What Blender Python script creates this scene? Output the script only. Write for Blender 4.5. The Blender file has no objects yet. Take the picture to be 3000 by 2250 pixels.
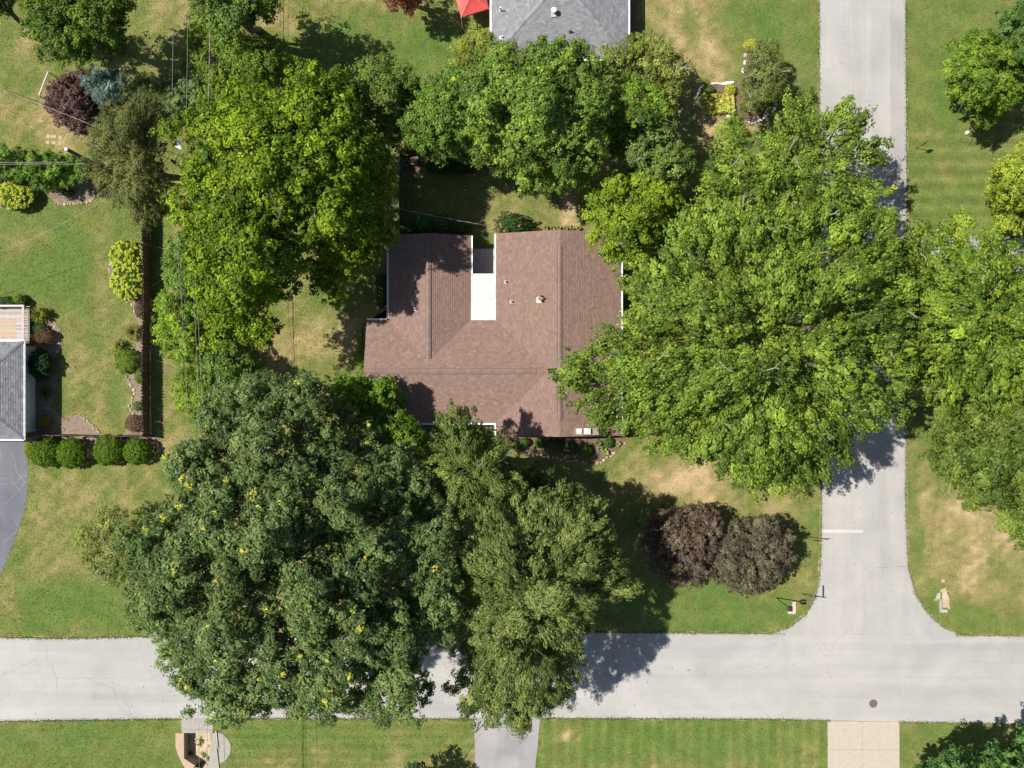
import bpy, math, random
import numpy as np
from mathutils import Vector, Matrix

random.seed(7)
RNG = np.random.default_rng(11)
SC = bpy.context.scene
COL = SC.collection
CAMH = 75.0
F = 2800.0                 # focal length in photo pixels (3000 px wide)

# ------------------------------------------------------------------ camera
cam = bpy.data.cameras.new('camera')
cam.sensor_width = 36.0
cam.lens = 36.0 * F / 3000.0
cam.clip_end = 6000
co = bpy.data.objects.new('camera', cam)
co.location = (0, 0, CAMH)
co.rotation_euler = (0, 0, 0)
COL.objects.link(co)
SC.camera = co

# ------------------------------------------------------------------ sky and sun
EL = math.radians(59.3)
AZ = math.radians(171.0)           # direction towards the sun, counted from +x (sun in the west, a little north)
w = bpy.data.worlds.new('World'); SC.world = w; w.use_nodes = True
nt = w.node_tree
sky = nt.nodes.new('ShaderNodeTexSky'); sky.sky_type = 'NISHITA'; sky.sun_disc = False
sky.sun_elevation = EL
sky.sun_rotation = math.radians(90) - AZ
bg = nt.nodes['Background']; bg.inputs['Strength'].default_value = 0.074
nt.links.new(sky.outputs[0], bg.inputs['Color'])
sl = bpy.data.lights.new('sun', 'SUN'); sl.energy = 4.9; sl.angle = math.radians(0.55); sl.color = (1.0, 0.95, 0.87)
so = bpy.data.objects.new('sun', sl); COL.objects.link(so)
sdir = Vector((math.cos(EL) * math.cos(AZ), math.cos(EL) * math.sin(AZ), math.sin(EL)))
so.rotation_euler = sdir.to_track_quat('Z', 'Y').to_euler(); so.location = (-40, 6, 60)
SC.view_settings.view_transform = 'Standard'; SC.view_settings.look = 'None'
SC.view_settings.exposure = 0.62; SC.view_settings.gamma = 1.0
SC.view_settings.use_curve_mapping = False
SC.render.engine = 'CYCLES'
SC.cycles.max_bounces = 6; SC.cycles.diffuse_bounces = 3; SC.cycles.transmission_bounces = 3; SC.cycles.transparent_max_bounces = 4

# ------------------------------------------------------------------ coordinates
def P(px, py, h=0.0):
    """photo pixel (3000 wide) of a point at height h -> where that point stands"""
    k = (CAMH - h) / F
    return Vector(((px - 1500) * k, (1125 - py) * k, h))
OS = 3000.0 / 2212.0
def O(x, y, h=0.0): return P(x * OS, y * OS, h)
def Os(pts): return [(a * OS, b * OS) for a, b in pts]

# ------------------------------------------------------------------ materials
def mat(name):
    m = bpy.data.materials.new(name); m.use_nodes = True
    return m, m.node_tree, m.node_tree.nodes['Principled BSDF']
def nd(t, k, **kw):
    n = t.nodes.new(k)
    for a, b in kw.items(): setattr(n, a, b)
    return n
def noise(t, scale, detail=4, rough=0.6, vec=None, dist=0.0):
    n = nd(t, 'ShaderNodeTexNoise'); n.inputs['Scale'].default_value = scale; n.inputs['Detail'].default_value = detail
    n.inputs['Roughness'].default_value = rough; n.inputs['Distortion'].default_value = dist
    if vec is not None: t.links.new(vec, n.inputs['Vector'])
    return n
def ramp(t, fac, stops):
    r = nd(t, 'ShaderNodeValToRGB')
    e = r.color_ramp.elements
    while len(e) < len(stops): e.new(0.5)
    for i, (p, c) in enumerate(stops):
        e[i].position = p; e[i].color = (*c, 1) if len(c) == 3 else c
    t.links.new(fac, r.inputs['Fac']); return r
def mixc(t, a, b, fac, mode='MIX'):
    m = nd(t, 'ShaderNodeMix', data_type='RGBA', blend_type=mode)
    for s, v in ((m.inputs[6], a), (m.inputs[7], b), (m.inputs[0], fac)):
        if hasattr(v, 'is_output') or isinstance(v, bpy.types.NodeSocket): t.links.new(v, s)
        elif isinstance(v, (int, float)): s.default_value = v
        else: s.default_value = (*v, 1)
    return m.outputs[2]
def coords(t, scale=(1, 1, 1)):
    g = nd(t, 'ShaderNodeNewGeometry'); mp = nd(t, 'ShaderNodeMapping'); mp.inputs['Scale'].default_value = scale
    t.links.new(g.outputs['Position'], mp.inputs['Vector']); return mp.outputs[0]
def bump(t, b, h, strength=0.4, dist=0.03):
    bp = nd(t, 'ShaderNodeBump'); bp.inputs['Strength'].default_value = strength; bp.inputs['Distance'].default_value = dist
    t.links.new(h, bp.inputs['Height']); t.links.new(bp.outputs[0], b.inputs['Normal'])
def simple(name, c1, c2=None, scale=6.0, rough=0.8, metal=0.0, bs=0.2, detail=5):
    m, t, b = mat(name)
    c2 = c2 or tuple(v * 0.75 for v in c1)
    n = noise(t, scale, detail, 0.65, coords(t))
    r = ramp(t, n.outputs[0], [(0.3, c1), (0.7, c2)])
    t.links.new(r.outputs[0], b.inputs['Base Color'])
    b.inputs['Roughness'].default_value = rough; b.inputs['Metallic'].default_value = metal
    n2 = noise(t, scale * 6, 3, 0.6, coords(t)); bump(t, b, n2.outputs[0], bs, 0.01)
    return m

def tinted(name, rough=0.75, spec=0.3, speck=0.25, sc=18.0, bs=0.3):
    """base colour from the per-face 'tint' attribute with fine grain"""
    m, t, b = mat(name)
    a = nd(t, 'ShaderNodeAttribute', attribute_name='tint')
    n = noise(t, sc, 4, 0.7, coords(t))
    r = ramp(t, n.outputs[0], [(0.25, (1 - speck,) * 3), (0.75, (1 + speck,) * 3)])
    c = mixc(t, a.outputs['Color'], r.outputs[0], 1.0, 'MULTIPLY')
    t.links.new(c, b.inputs['Base Color'])
    b.inputs['Roughness'].default_value = rough; b.inputs['Specular IOR Level'].default_value = spec
    bump(t, b, n.outputs[0], bs, 0.01)
    return m

def leaf_material():
    m, t, b = mat('leaf')
    a = nd(t, 'ShaderNodeAttribute', attribute_name='tint')
    t.links.new(a.outputs['Color'], b.inputs['Base Color'])
    b.inputs['Roughness'].default_value = 0.6; b.inputs['Specular IOR Level'].default_value = 0.22
    tr = nd(t, 'ShaderNodeBsdfTranslucent')
    c = mixc(t, a.outputs['Color'], (1.9, 1.8, 0.7), 1.0, 'MULTIPLY')
    t.links.new(c, tr.inputs['Color'])
    mx = nd(t, 'ShaderNodeMixShader'); mx.inputs[0].default_value = 0.30
    t.links.new(b.outputs[0], mx.inputs[1]); t.links.new(tr.outputs[0], mx.inputs[2])
    t.links.new(mx.outputs[0], t.nodes['Material Output'].inputs['Surface'])
    return m
LEAF = leaf_material()

def lawn_material():
    m, t, b = mat('lawn')
    a = nd(t, 'ShaderNodeAttribute', attribute_name='tint')
    n1 = noise(t, 9.0, 6, 0.75, coords(t)); r1 = ramp(t, n1.outputs[0], [(0.3, (0.62, 0.66, 0.6)), (0.7, (1.35, 1.3, 1.25))])
    n2 = noise(t, 1.5, 5, 0.7, coords(t), 0.6); r2 = ramp(t, n2.outputs[0], [(0.35, (0.82, 0.88, 0.8)), (0.65, (1.18, 1.1, 1.2))])
    n3 = noise(t, 38.0, 2, 0.5, coords(t)); r3 = ramp(t, n3.outputs[0], [(0.3, (0.75,) * 3), (0.7, (1.25,) * 3)])
    c = mixc(t, a.outputs['Color'], r1.outputs[0], 1.0, 'MULTIPLY')
    c = mixc(t, c, r2.outputs[0], 1.0, 'MULTIPLY'); c = mixc(t, c, r3.outputs[0], 0.8, 'MULTIPLY')
    t.links.new(c, b.inputs['Base Color']); b.inputs['Roughness'].default_value = 0.95
    b.inputs['Specular IOR Level'].default_value = 0.1
    bump(t, b, n1.outputs[0], 0.6, 0.06)
    return m

def road_material(name, along_x, crack=(0.86, 0.855, 0.85), wear=0.88, base=(0.322, 0.313, 0.297), dark=(0.30, 0.30, 0.30)):
    m, t, b = mat(name)
    s = (0.06, 0.8, 1) if along_x else (0.8, 0.06, 1)
    st = noise(t, 1.0, 4, 0.6, coords(t, s))
    big = noise(t, 0.22, 5, 0.6, coords(t), 0.5)
    fine = noise(t, 60, 3, 0.7, coords(t)); agg = noise(t, 14, 4, 0.7, coords(t))
    c = ramp(t, st.outputs[0], [(0.25, tuple(v * 0.90 for v in base)), (0.65, tuple(v * 1.07 for v in base))]).outputs[0]
    r = ramp(t, big.outputs[0], [(0.34, (wear, wear, wear * 1.01)), (0.62, (1.05, 1.04, 1.02))]); c = mixc(t, c, r.outputs[0], 1.0, 'MULTIPLY')
    r = ramp(t, fine.outputs[0], [(0.3, (0.86,) * 3), (0.7, (1.12,) * 3)]); c = mixc(t, c, r.outputs[0], 1.0, 'MULTIPLY')
    r = ramp(t, agg.outputs[0], [(0.3, (0.95,) * 3), (0.7, (1.04,) * 3)]); c = mixc(t, c, r.outputs[0], 1.0, 'MULTIPLY')
    # hairline cracks: edges of large distorted cells, thin and broken up
    v = nd(t, 'ShaderNodeTexVoronoi', feature='DISTANCE_TO_EDGE'); v.inputs['Scale'].default_value = 0.16
    wob = noise(t, 0.8, 5, 0.7, coords(t)); mv = nd(t, 'ShaderNodeVectorMath', operation='MULTIPLY_ADD')
    mv.inputs[1].default_value = (1.6, 1.6, 0); t.links.new(wob.outputs['Color'], mv.inputs[0]); t.links.new(coords(t), mv.inputs[2])
    t.links.new(mv.outputs[0], v.inputs['Vector'])
    k = ramp(t, v.outputs['Distance'], [(0.0, crack), (0.006, (1, 1, 1))])
    brk = ramp(t, big.outputs[0], [(0.45, (0, 0, 0)), (0.55, (1, 1, 1))])
    c = mixc(t, c, mixc(t, c, k.outputs[0], 1.0, 'MULTIPLY'), brk.outputs[0])
    t.links.new(c, b.inputs['Base Color']); b.inputs['Roughness'].default_value = 0.9; b.inputs['Specular IOR Level'].default_value = 0.25
    bump(t, b, fine.outputs[0], 0.35, 0.008)
    return m

M_LAWN = lawn_material()
M_ROADX = road_material('road_x', True)
M_ROADY = road_material('road_y', False, base=(0.315, 0.306, 0.292))
M_DRIVE = road_material('driveway_grey', False, wear=.74, base=(0.27, 0.26, 0.265))
M_ASPH = road_material('asphalt_blue', False, crack=(1.5, 1.45, 1.4), wear=.8, base=(0.125, 0.13, 0.15))
M_CONC = simple('concrete_cream', (0.38, 0.33, 0.27), (0.33, 0.285, 0.235), 3, 0.9)
M_CONCG = simple('concrete_grey', (0.31, 0.285, 0.255), (0.23, 0.21, 0.19), 4.5, 0.9, bs=.5)
M_CONCB = simple('concrete_brown', (0.40, 0.29, 0.20), (0.30, 0.23, 0.17), 2.5, 0.9)
M_SAND = simple('sandy_soil', (0.46, 0.36, 0.25), (0.30, 0.24, 0.16), 2.0, 0.95, bs=0.6)
M_MULCH = simple('mulch', (0.17, 0.105, 0.075), (0.09, 0.055, 0.04), 7.0, 0.95, bs=0.9)
M_MULCHL = simple('mulch_pale', (0.25, 0.185, 0.135), (0.13, 0.10, 0.07), 4.0, 0.95, bs=0.9)
M_FRINGE = simple('dry_edge_soil', (0.31, 0.26, 0.165), (0.20, 0.185, 0.09), 3.0, 0.95, bs=0.5)
M_PAINT = simple('road_paint', (0.46, 0.45, 0.42), (0.36, 0.355, 0.34), 5.0, 0.7)
M_WHITE = simple('white_metal', (0.80, 0.80, 0.80), (0.72, 0.72, 0.73), 1.0, 0.4, bs=0.02)
M_MEMB = simple('white_membrane', (0.52, 0.52, 0.51), (0.38, 0.385, 0.375), 1.1, 0.6, bs=0.05)
M_SIDING = simple('white_siding', (0.66, 0.70, 0.72), (0.60, 0.64, 0.67), 1.0, 0.6, bs=0.03)
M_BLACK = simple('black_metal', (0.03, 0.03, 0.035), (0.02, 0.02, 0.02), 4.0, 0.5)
M_GALV = simple('galvanised', (0.36, 0.37, 0.38), (0.28, 0.29, 0.3), 5.0, 0.45, 0.6)
M_POLE = simple('weathered_pole', (0.15, 0.12, 0.10), (0.09, 0.07, 0.06), 5.0, 0.9)
M_BARK = simple('bark', (0.14, 0.11, 0.085), (0.07, 0.055, 0.045), 8.0, 0.95, bs=0.8)
M_TWIG = simple('pale_twig', (0.36, 0.31, 0.25), (0.26, 0.22, 0.18), 8.0, 0.9)
M_IRON = simple('rusty_iron', (0.16, 0.12, 0.115), (0.10, 0.085, 0.085), 10.0, 0.7, 0.3)
M_GLASS = simple('window_glass', (0.03, 0.04, 0.05), (0.02, 0.03, 0.04), 1.0, 0.08, 0.0, 0.0)
M_RED = simple('red_canopy', (0.62, 0.09, 0.085), (0.52, 0.06, 0.06), 1.2, 0.55, bs=0.1)
M_STOP = simple('red_sign', (0.5, 0.02, 0.02), (0.45, 0.02, 0.02), 2, 0.4)
M_RUST = simple('brown_vent', (0.16, 0.075, 0.045), (0.11, 0.05, 0.03), 20, 0.5)
M_WIRE = simple('cable', (0.30, 0.28, 0.25), (0.2, 0.19, 0.17), 3, 0.5, 0.2)
M_WIRED = simple('dark_cable', (0.2, 0.17, 0.16), (0.12, 0.10, 0.10), 3, 0.6)
M_TINT = tinted('shingle')
M_WOOD = tinted('board', 0.85, 0.2, 0.3, 12.0, 0.4)
M_STONE = tinted('stone', 0.9, 0.2, 0.25, 14.0, 0.6)
M_PETAL = tinted('petal', 0.7, 0.2, 0.1, 14.0, 0.1)
def brick_material():
    m, t, b = mat('brick')
    br = nd(t, 'ShaderNodeTexBrick'); br.inputs['Scale'].default_value = 4.6
    br.inputs['Color1'].default_value = (0.24, 0.10, 0.07, 1); br.inputs['Color2'].default_value = (0.18, 0.08, 0.06, 1)
    br.inputs['Mortar'].default_value = (0.32, 0.29, 0.26, 1)
    g = nd(t, 'ShaderNodeNewGeometry'); cx = nd(t, 'ShaderNodeSeparateXYZ'); ad = nd(t, 'ShaderNodeMath', operation='ADD'); cb = nd(t, 'ShaderNodeCombineXYZ')
    t.links.new(g.outputs['Position'], cx.inputs[0]); t.links.new(cx.outputs[0], ad.inputs[0]); t.links.new(cx.outputs[1], ad.inputs[1])
    t.links.new(ad.outputs[0], cb.inputs[0]); t.links.new(cx.outputs[2], cb.inputs[1]); t.links.new(cb.outputs[0], br.inputs['Vector'])
    t.links.new(br.outputs['Color'], b.inputs['Base Color']); b.inputs['Roughness'].default_value = 0.9
    return m
M_BRICK = brick_material()

# ------------------------------------------------------------------ mesh helpers
class MB:
    def __init__(s): s.v = []; s.f = []; s.c = []
    def face(s, pts, col=None):
        i = len(s.v); s.v.extend([tuple(p) for p in pts]); s.f.append(tuple(range(i, i + len(pts)))); s.c.append(col or (1, 1, 1))
    def prism(s, poly, z0, z1, col=None, bottom=True):
        n = len(poly); i = len(s.v); c = col or (1, 1, 1)
        a = sum(poly[k][0] * poly[(k + 1) % n][1] - poly[(k + 1) % n][0] * poly[k][1] for k in range(n))
        if a < 0: poly = poly[::-1]
        zz0 = z0 if hasattr(z0, '__len__') else [z0] * n; zz1 = z1 if hasattr(z1, '__len__') else [z1] * n
        if a < 0: zz0 = list(zz0)[::-1]; zz1 = list(zz1)[::-1]
        s.v += [(p[0], p[1], zz0[k]) for k, p in enumerate(poly)] + [(p[0], p[1], zz1[k]) for k, p in enumerate(poly)]
        s.f.append(tuple(range(i + n, i + 2 * n))); s.c.append(c)
        if bottom: s.f.append(tuple(range(i + n - 1, i - 1, -1))); s.c.append(c)
        for k in range(n):
            k2 = (k + 1) % n; s.f.append((i + k, i + k2, i + n + k2, i + n + k)); s.c.append(c)
        return s
    def box(s, x0, x1, y0, y1, z0, z1, col=None):
        return s.prism([(x0, y0), (x1, y0), (x1, y1), (x0, y1)], z0, z1, col)
    def frame_box(s, o, u, v, n, a, b, c, col=None):
        """box with half sizes a,b,c along unit vectors u,v,n centred at o"""
        i = len(s.v)
        for sx in (-1, 1):
            for sy in (-1, 1):
                for sz in (-1, 1): s.v.append(tuple(o + u * (a * sx) + v * (b * sy) + n * (c * sz)))
        for q in ((0, 1, 3, 2), (4, 6, 7, 5), (0, 4, 5, 1), (2, 3, 7, 6), (0, 2, 6, 4), (1, 5, 7, 3)):
            s.f.append(tuple(i + k for k in q)); s.c.append(col or (1, 1, 1))
        return s
    def beam(s, a, b, w, h, col=None):
        a = Vector(a); b = Vector(b); u = (b - a).normalized(); n = Vector((0, 0, 1))
        if abs(u.z) > 0.95: n = Vector((0, 1, 0))
        v = n.cross(u).normalized(); n = u.cross(v)
        return s.frame_box((a + b) / 2, u, v, n, (b - a).length / 2, w / 2, h / 2, col)
    def tube(s, path, rad, n=6, col=None, cap=True):
        path = [Vector(p) for p in path]; i0 = len(s.v); c = col or (1, 1, 1)
        for k, p in enumerate(path):
            d = (path[min(k + 1, len(path) - 1)] - path[max(k - 1, 0)]).normalized()
            ref = Vector((0, 0, 1)) if abs(d.z) < 0.9 else Vector((1, 0, 0))
            a = d.cross(ref).normalized(); b = d.cross(a)
            r = rad[k] if hasattr(rad, '__len__') else rad
            for j in range(n):
                th = 2 * math.pi * j / n; s.v.append(tuple(p + a * (math.cos(th) * r) + b * (math.sin(th) * r)))
        for k in range(len(path) - 1):
            for j in range(n):
                j2 = (j + 1) % n; s.f.append((i0 + k * n + j, i0 + k * n + j2, i0 + (k + 1) * n + j2, i0 + (k + 1) * n + j)); s.c.append(c)
        if cap:
            s.f.append(tuple(i0 + j for j in range(n))); s.c.append(c)
            e = i0 + (len(path) - 1) * n; s.f.append(tuple(e + j for j in range(n - 1, -1, -1))); s.c.append(c)
        return s
    def lathe(s, o, prof, n=16, col=None):
        """prof: list of (radius, height) from bottom up"""
        i0 = len(s.v); c = col or (1, 1, 1)
        for r, z in prof:
            for j in range(n):
                th = 2 * math.pi * j / n; s.v.append((o[0] + r * math.cos(th), o[1] + r * math.sin(th), o[2] + z))
        for k in range(len(prof) - 1):
            for j in range(n):
                j2 = (j + 1) % n; s.f.append((i0 + k * n + j, i0 + k * n + j2, i0 + (k + 1) * n + j2, i0 + (k + 1) * n + j)); s.c.append(c)
        s.f.append(tuple(i0 + j for j in range(n - 1, -1, -1))); s.c.append(c)
        e = i0 + (len(prof) - 1) * n; s.f.append(tuple(e + j for j in range(n))); s.c.append(c)
        return s

ROOTLOC = {}
def mesh_of(name, mb, m, off=(0, 0, 0)):
    me = bpy.data.meshes.new(name)
    ox, oy, oz = off
    me.from_pydata([(a - ox, b - oy, c - oz) for a, b, c in mb.v], [], mb.f)
    me.materials.append(m)
    at = me.attributes.new('tint', 'FLOAT_COLOR', 'FACE')
    at.data.foreach_set('color', np.array([(*c, 1.0) for c in mb.c], dtype=np.float32).ravel())
    me.update(); return me
def world_loc(o):
    return ROOTLOC.get(o.name, Vector((0, 0, 0)))
def mk(name, mb, m, parent=None, off=None, kind=None, label=None):
    """link a mesh as ONE object; under a parent its origin is the parent's origin"""
    if parent is not None: off = world_loc(parent)
    elif off is None: off = Vector((0, 0, 0))
    me = mesh_of(name, mb, m, off)
    o = bpy.data.objects.new(name, me); COL.objects.link(o)
    if parent is not None: o.parent = parent; ROOTLOC[o.name] = Vector(off)
    else: o.location = off; ROOTLOC[o.name] = Vector(off)
    if kind: o['kind'] = kind
    if label: o['label'] = label
    return o
def put(name, me, parent, loc, rot=None, scale=None):
    """link one more object using shared mesh data, at a world place, under a thing"""
    o = bpy.data.objects.new(name, me); COL.objects.link(o); o.parent = parent
    o.location = Vector(loc) - world_loc(parent)
    if rot is not None:
        if isinstance(rot, Matrix): o.rotation_euler = rot.to_euler()
        else: o.rotation_euler = rot
    if scale is not None: o.scale = scale
    return o
def tag(o, label, cat, group=None):
    o['label'] = label; o['category'] = cat
    if group: o['group'] = group
    return o
def thing(name, loc, label, cat, group=None):
    o = bpy.data.objects.new(name, None); COL.objects.link(o); o.location = loc; o.empty_display_size = 0.3
    ROOTLOC[o.name] = Vector(loc); return tag(o, label, cat, group)

# ------------------------------------------------------------------ numpy helpers
class WaveNoise:
    def __init__(s, wl, seed, n=9):
        r = np.random.default_rng(seed); th = r.uniform(0, 2 * np.pi, n); k = 2 * np.pi / (wl * r.uniform(0.6, 1.7, n))
        s.kx = np.cos(th) * k; s.ky = np.sin(th) * k; s.ph = r.uniform(0, 2 * np.pi, n); s.n = n
    def __call__(s, x, y):
        x = np.asarray(x, float); y = np.asarray(y, float)
        return np.sin(x[..., None] * s.kx + y[..., None] * s.ky + s.ph).sum(-1) / math.sqrt(s.n / 2.0) * 0.5
def inside(px, py, poly):
    res = np.zeros(px.shape, bool); n = len(poly)
    for i in range(n):
        x0, y0 = poly[i]; x1, y1 = poly[(i + 1) % n]
        c = (y0 > py) != (y1 > py)
        with np.errstate(divide='ignore', invalid='ignore'):
            xi = (x1 - x0) * (py - y0) / (y1 - y0 + 1e-12) + x0
        res ^= c & (px < xi)
    return res
def dist_poly(px, py, poly):
    d = np.full(px.shape, 1e9); n = len(poly)
    for i in range(n):
        x0, y0 = poly[i]; x1, y1 = poly[(i + 1) % n]
        dx, dy = x1 - x0, y1 - y0; L = dx * dx + dy * dy + 1e-9
        t = np.clip(((px - x0) * dx + (py - y0) * dy) / L, 0, 1)
        d = np.minimum(d, np.hypot(px - x0 - t * dx, py - y0 - t * dy))
    return d
def unit(a): return a / (np.linalg.norm(a, axis=-1, keepdims=True) + 1e-9)

N_LEAF = [0]
LEAFGAIN = 1.22
def leaf_mesh(name, C, Nn, D, L, W, T, fold=0.25):
    """one mesh of folded rhombic leaves: centres, normals, long axes, length, width, tint"""
    n = len(C); N_LEAF[0] += n
    Nn = unit(Nn); D = unit(D - (D * Nn).sum(-1, keepdims=True) * Nn); S = np.cross(Nn, D)
    L = L[:, None]; W = W[:, None]
    v = np.empty((n, 4, 3), np.float32)
    v[:, 0] = C - D * L * 0.5; v[:, 1] = C + S * W * 0.5 + Nn * W * fold; v[:, 2] = C + D * L * 0.5; v[:, 3] = C - S * W * 0.5 + Nn * W * fold
    me = bpy.data.meshes.new(name)
    me.vertices.add(4 * n); me.vertices.foreach_set('co', v.ravel())
    me.loops.add(4 * n); me.loops.foreach_set('vertex_index', np.arange(4 * n, dtype=np.int32))
    me.polygons.add(n); me.polygons.foreach_set('loop_start', np.arange(0, 4 * n, 4, dtype=np.int32))
    me.materials.append(LEAF)
    at = me.attributes.new('tint', 'FLOAT_COLOR', 'FACE')
    c = np.ones((n, 4), np.float32); c[:, :3] = T; at.data.foreach_set('color', c.ravel())
    me.update(calc_edges=True); return me
def add_leafobj(name, parent, *a, **k):
    me = leaf_mesh(name, *a, **k)
    o = bpy.data.objects.new(name, me); COL.objects.link(o); o.parent = parent; return o

def clump_leaves(C, R, axis, aniso, lai, L, Wd, col, cvar, rng, upb=0.9, shell=0.55):
    """leaves round clump centres C with radii R; axis/aniso stretch a clump along a direction"""
    area = math.pi * R ** 2 * aniso
    cnt = np.maximum(6, (lai * area / (0.5 * L * Wd)).astype(int))
    idx = np.repeat(np.arange(len(C)), cnt); n = len(idx)
    # a clump is a dome of sprays: spray centres on its shell, leaves round each spray
    rs_ = 0.20 + 0.05 * L / 0.2
    ns = np.clip((2.3 * (R / np.minimum(rs_, R * 0.45)) ** 2).astype(int), 4, 60) if len(C) else np.zeros(0, int)
    so = np.concatenate([[0], np.cumsum(ns)[:-1]]); tot = int(ns.sum()); sc_ = np.repeat(np.arange(len(C)), ns)
    sd = unit(rng.normal(size=(tot, 3))); sd[:, 2] = np.where(sd[:, 2] < -0.3, -sd[:, 2] * 0.6, sd[:, 2]); sd = unit(sd)
    sr = rng.uniform(0.62, 1.0, tot); am = np.arctan2(sd[:, 1], sd[:, 0]); ph = rng.uniform(0, 6.28, (2, max(1, len(C))))[:, sc_]
    sr = sr * (1 + 0.2 * np.sin(3 * am + ph[0]) + 0.12 * np.sin(5 * am + ph[1])); sR = np.minimum(rs_, R[sc_] * 0.45) * rng.uniform(0.65, 1.3, tot)
    sp_ = so[idx] + (rng.random(n) * ns[idx]).astype(int)
    q_ = unit(rng.normal(size=(n, 3))); ql = rng.random(n) ** 0.45
    base_ = sd[sp_] * sr[sp_][:, None] * R[idx][:, None]
    off = base_ + q_ * (ql * sR[sp_])[:, None]; d = unit(sd[sp_] * 1.0 + q_ * 0.8)
    off[:, 2] *= 0.82
    if aniso == 1.0 and len(C) > 3:
        th = rng.uniform(0, np.pi, len(C))[idx]; st = rng.uniform(1.0, 1.35, len(C))[idx] - 1
        ux, uy = np.cos(th), np.sin(th); a = (off[:, 0] * ux + off[:, 1] * uy) * st; off[:, 0] += ux * a; off[:, 1] += uy * a
    if aniso != 1.0:
        ax = axis[idx]; a = (off * ax).sum(-1, keepdims=True); off = off + ax * a * (aniso - 1) * 1.1
    P3 = C[idx] + off
    nrm = d * 1.5 + np.array([0, 0, upb * 0.8]) + rng.normal(size=(n, 3)) * 0.45
    D = rng.normal(size=(n, 3)) * 0.6 + d * 0.5
    if aniso != 1.0: D = D * 0.6 + axis[idx] * 1.1
    l = L * rng.uniform(0.7, 1.3, n); w_ = Wd * rng.uniform(0.75, 1.25, n)
    cv = rng.normal(size=(len(C), 1)) * cvar
    mixc_ = np.clip(0.5 + cv[idx] * 1.6 + rng.normal(size=(n, 1)) * 0.38, 0, 1)
    col = np.array(col, float)
    if col[0][1] > 1.6 * col[0][0]: col = col * np.array([1.06, 1.03, 1.0])
    T = col[0] * (1 - mixc_) + col[1] * mixc_
    T = T * (1 + cv[idx] * 0.6) * rng.uniform(0.7, 1.35, (n, 1)) * LEAFGAIN
    if len(col) > 2:
        q = rng.random(n) < 0.035; T[q] = col[2] * rng.uniform(0.8, 1.2, (q.sum(), 1))
    return P3, nrm, D, l, w_, np.clip(T, 0.004, 0.8)

def limbs_for(parent, base, top, targets, r0, rng, m=None, up=0.55):
    """tapered trunk, then limbs that bend out to the given crown points"""
    m = m or M_BARK; base = Vector(base); top = Vector(top)
    mid = base.lerp(top, 0.5) + Vector((rng.normal() * 0.15, rng.normal() * 0.15, 0))
    mb = MB().tube([base - Vector((0, 0, 0.1)), base + Vector((0, 0, 0.35)), mid, top], [r0 * 1.5, r0 * 1.05, r0 * 0.85, r0 * 0.6], 9)
    mk('trunk', mb, m, parent)
    for t in targets:
        t = Vector(t); s = base.lerp(top, rng.uniform(0.55, 1.0)); dxy = Vector((t.x - s.x, t.y - s.y, 0))
        p1 = s + dxy * 0.35 + Vector((0, 0, (t.z - s.z) * up)); p2 = s + dxy * 0.72 + Vector((0, 0, (t.z - s.z) * 0.88))
        jit = dxy.length * 0.06
        p1 += Vector((rng.normal() * jit, rng.normal() * jit, 0)); p2 += Vector((rng.normal() * jit, rng.normal() * jit, 0))
        rr = r0 * rng.uniform(0.28, 0.45)
        mb = MB().tube([s, p1, p2, t], [rr * 1.3, rr, rr * 0.6, rr * 0.2], 6)
        for q in range(3):
            a = p1.lerp(p2, rng.random()) if q < 2 else p2
            e = a + Vector((rng.normal() * 1.2, rng.normal() * 1.2, rng.uniform(0.3, 1.6)))
            mb.tube([a, a.lerp(e, 0.5) + Vector((0, 0, 0.15)), e], [rr * 0.4, rr * 0.25, rr * 0.08], 4)
        mk('limb', mb, m, parent)

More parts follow.
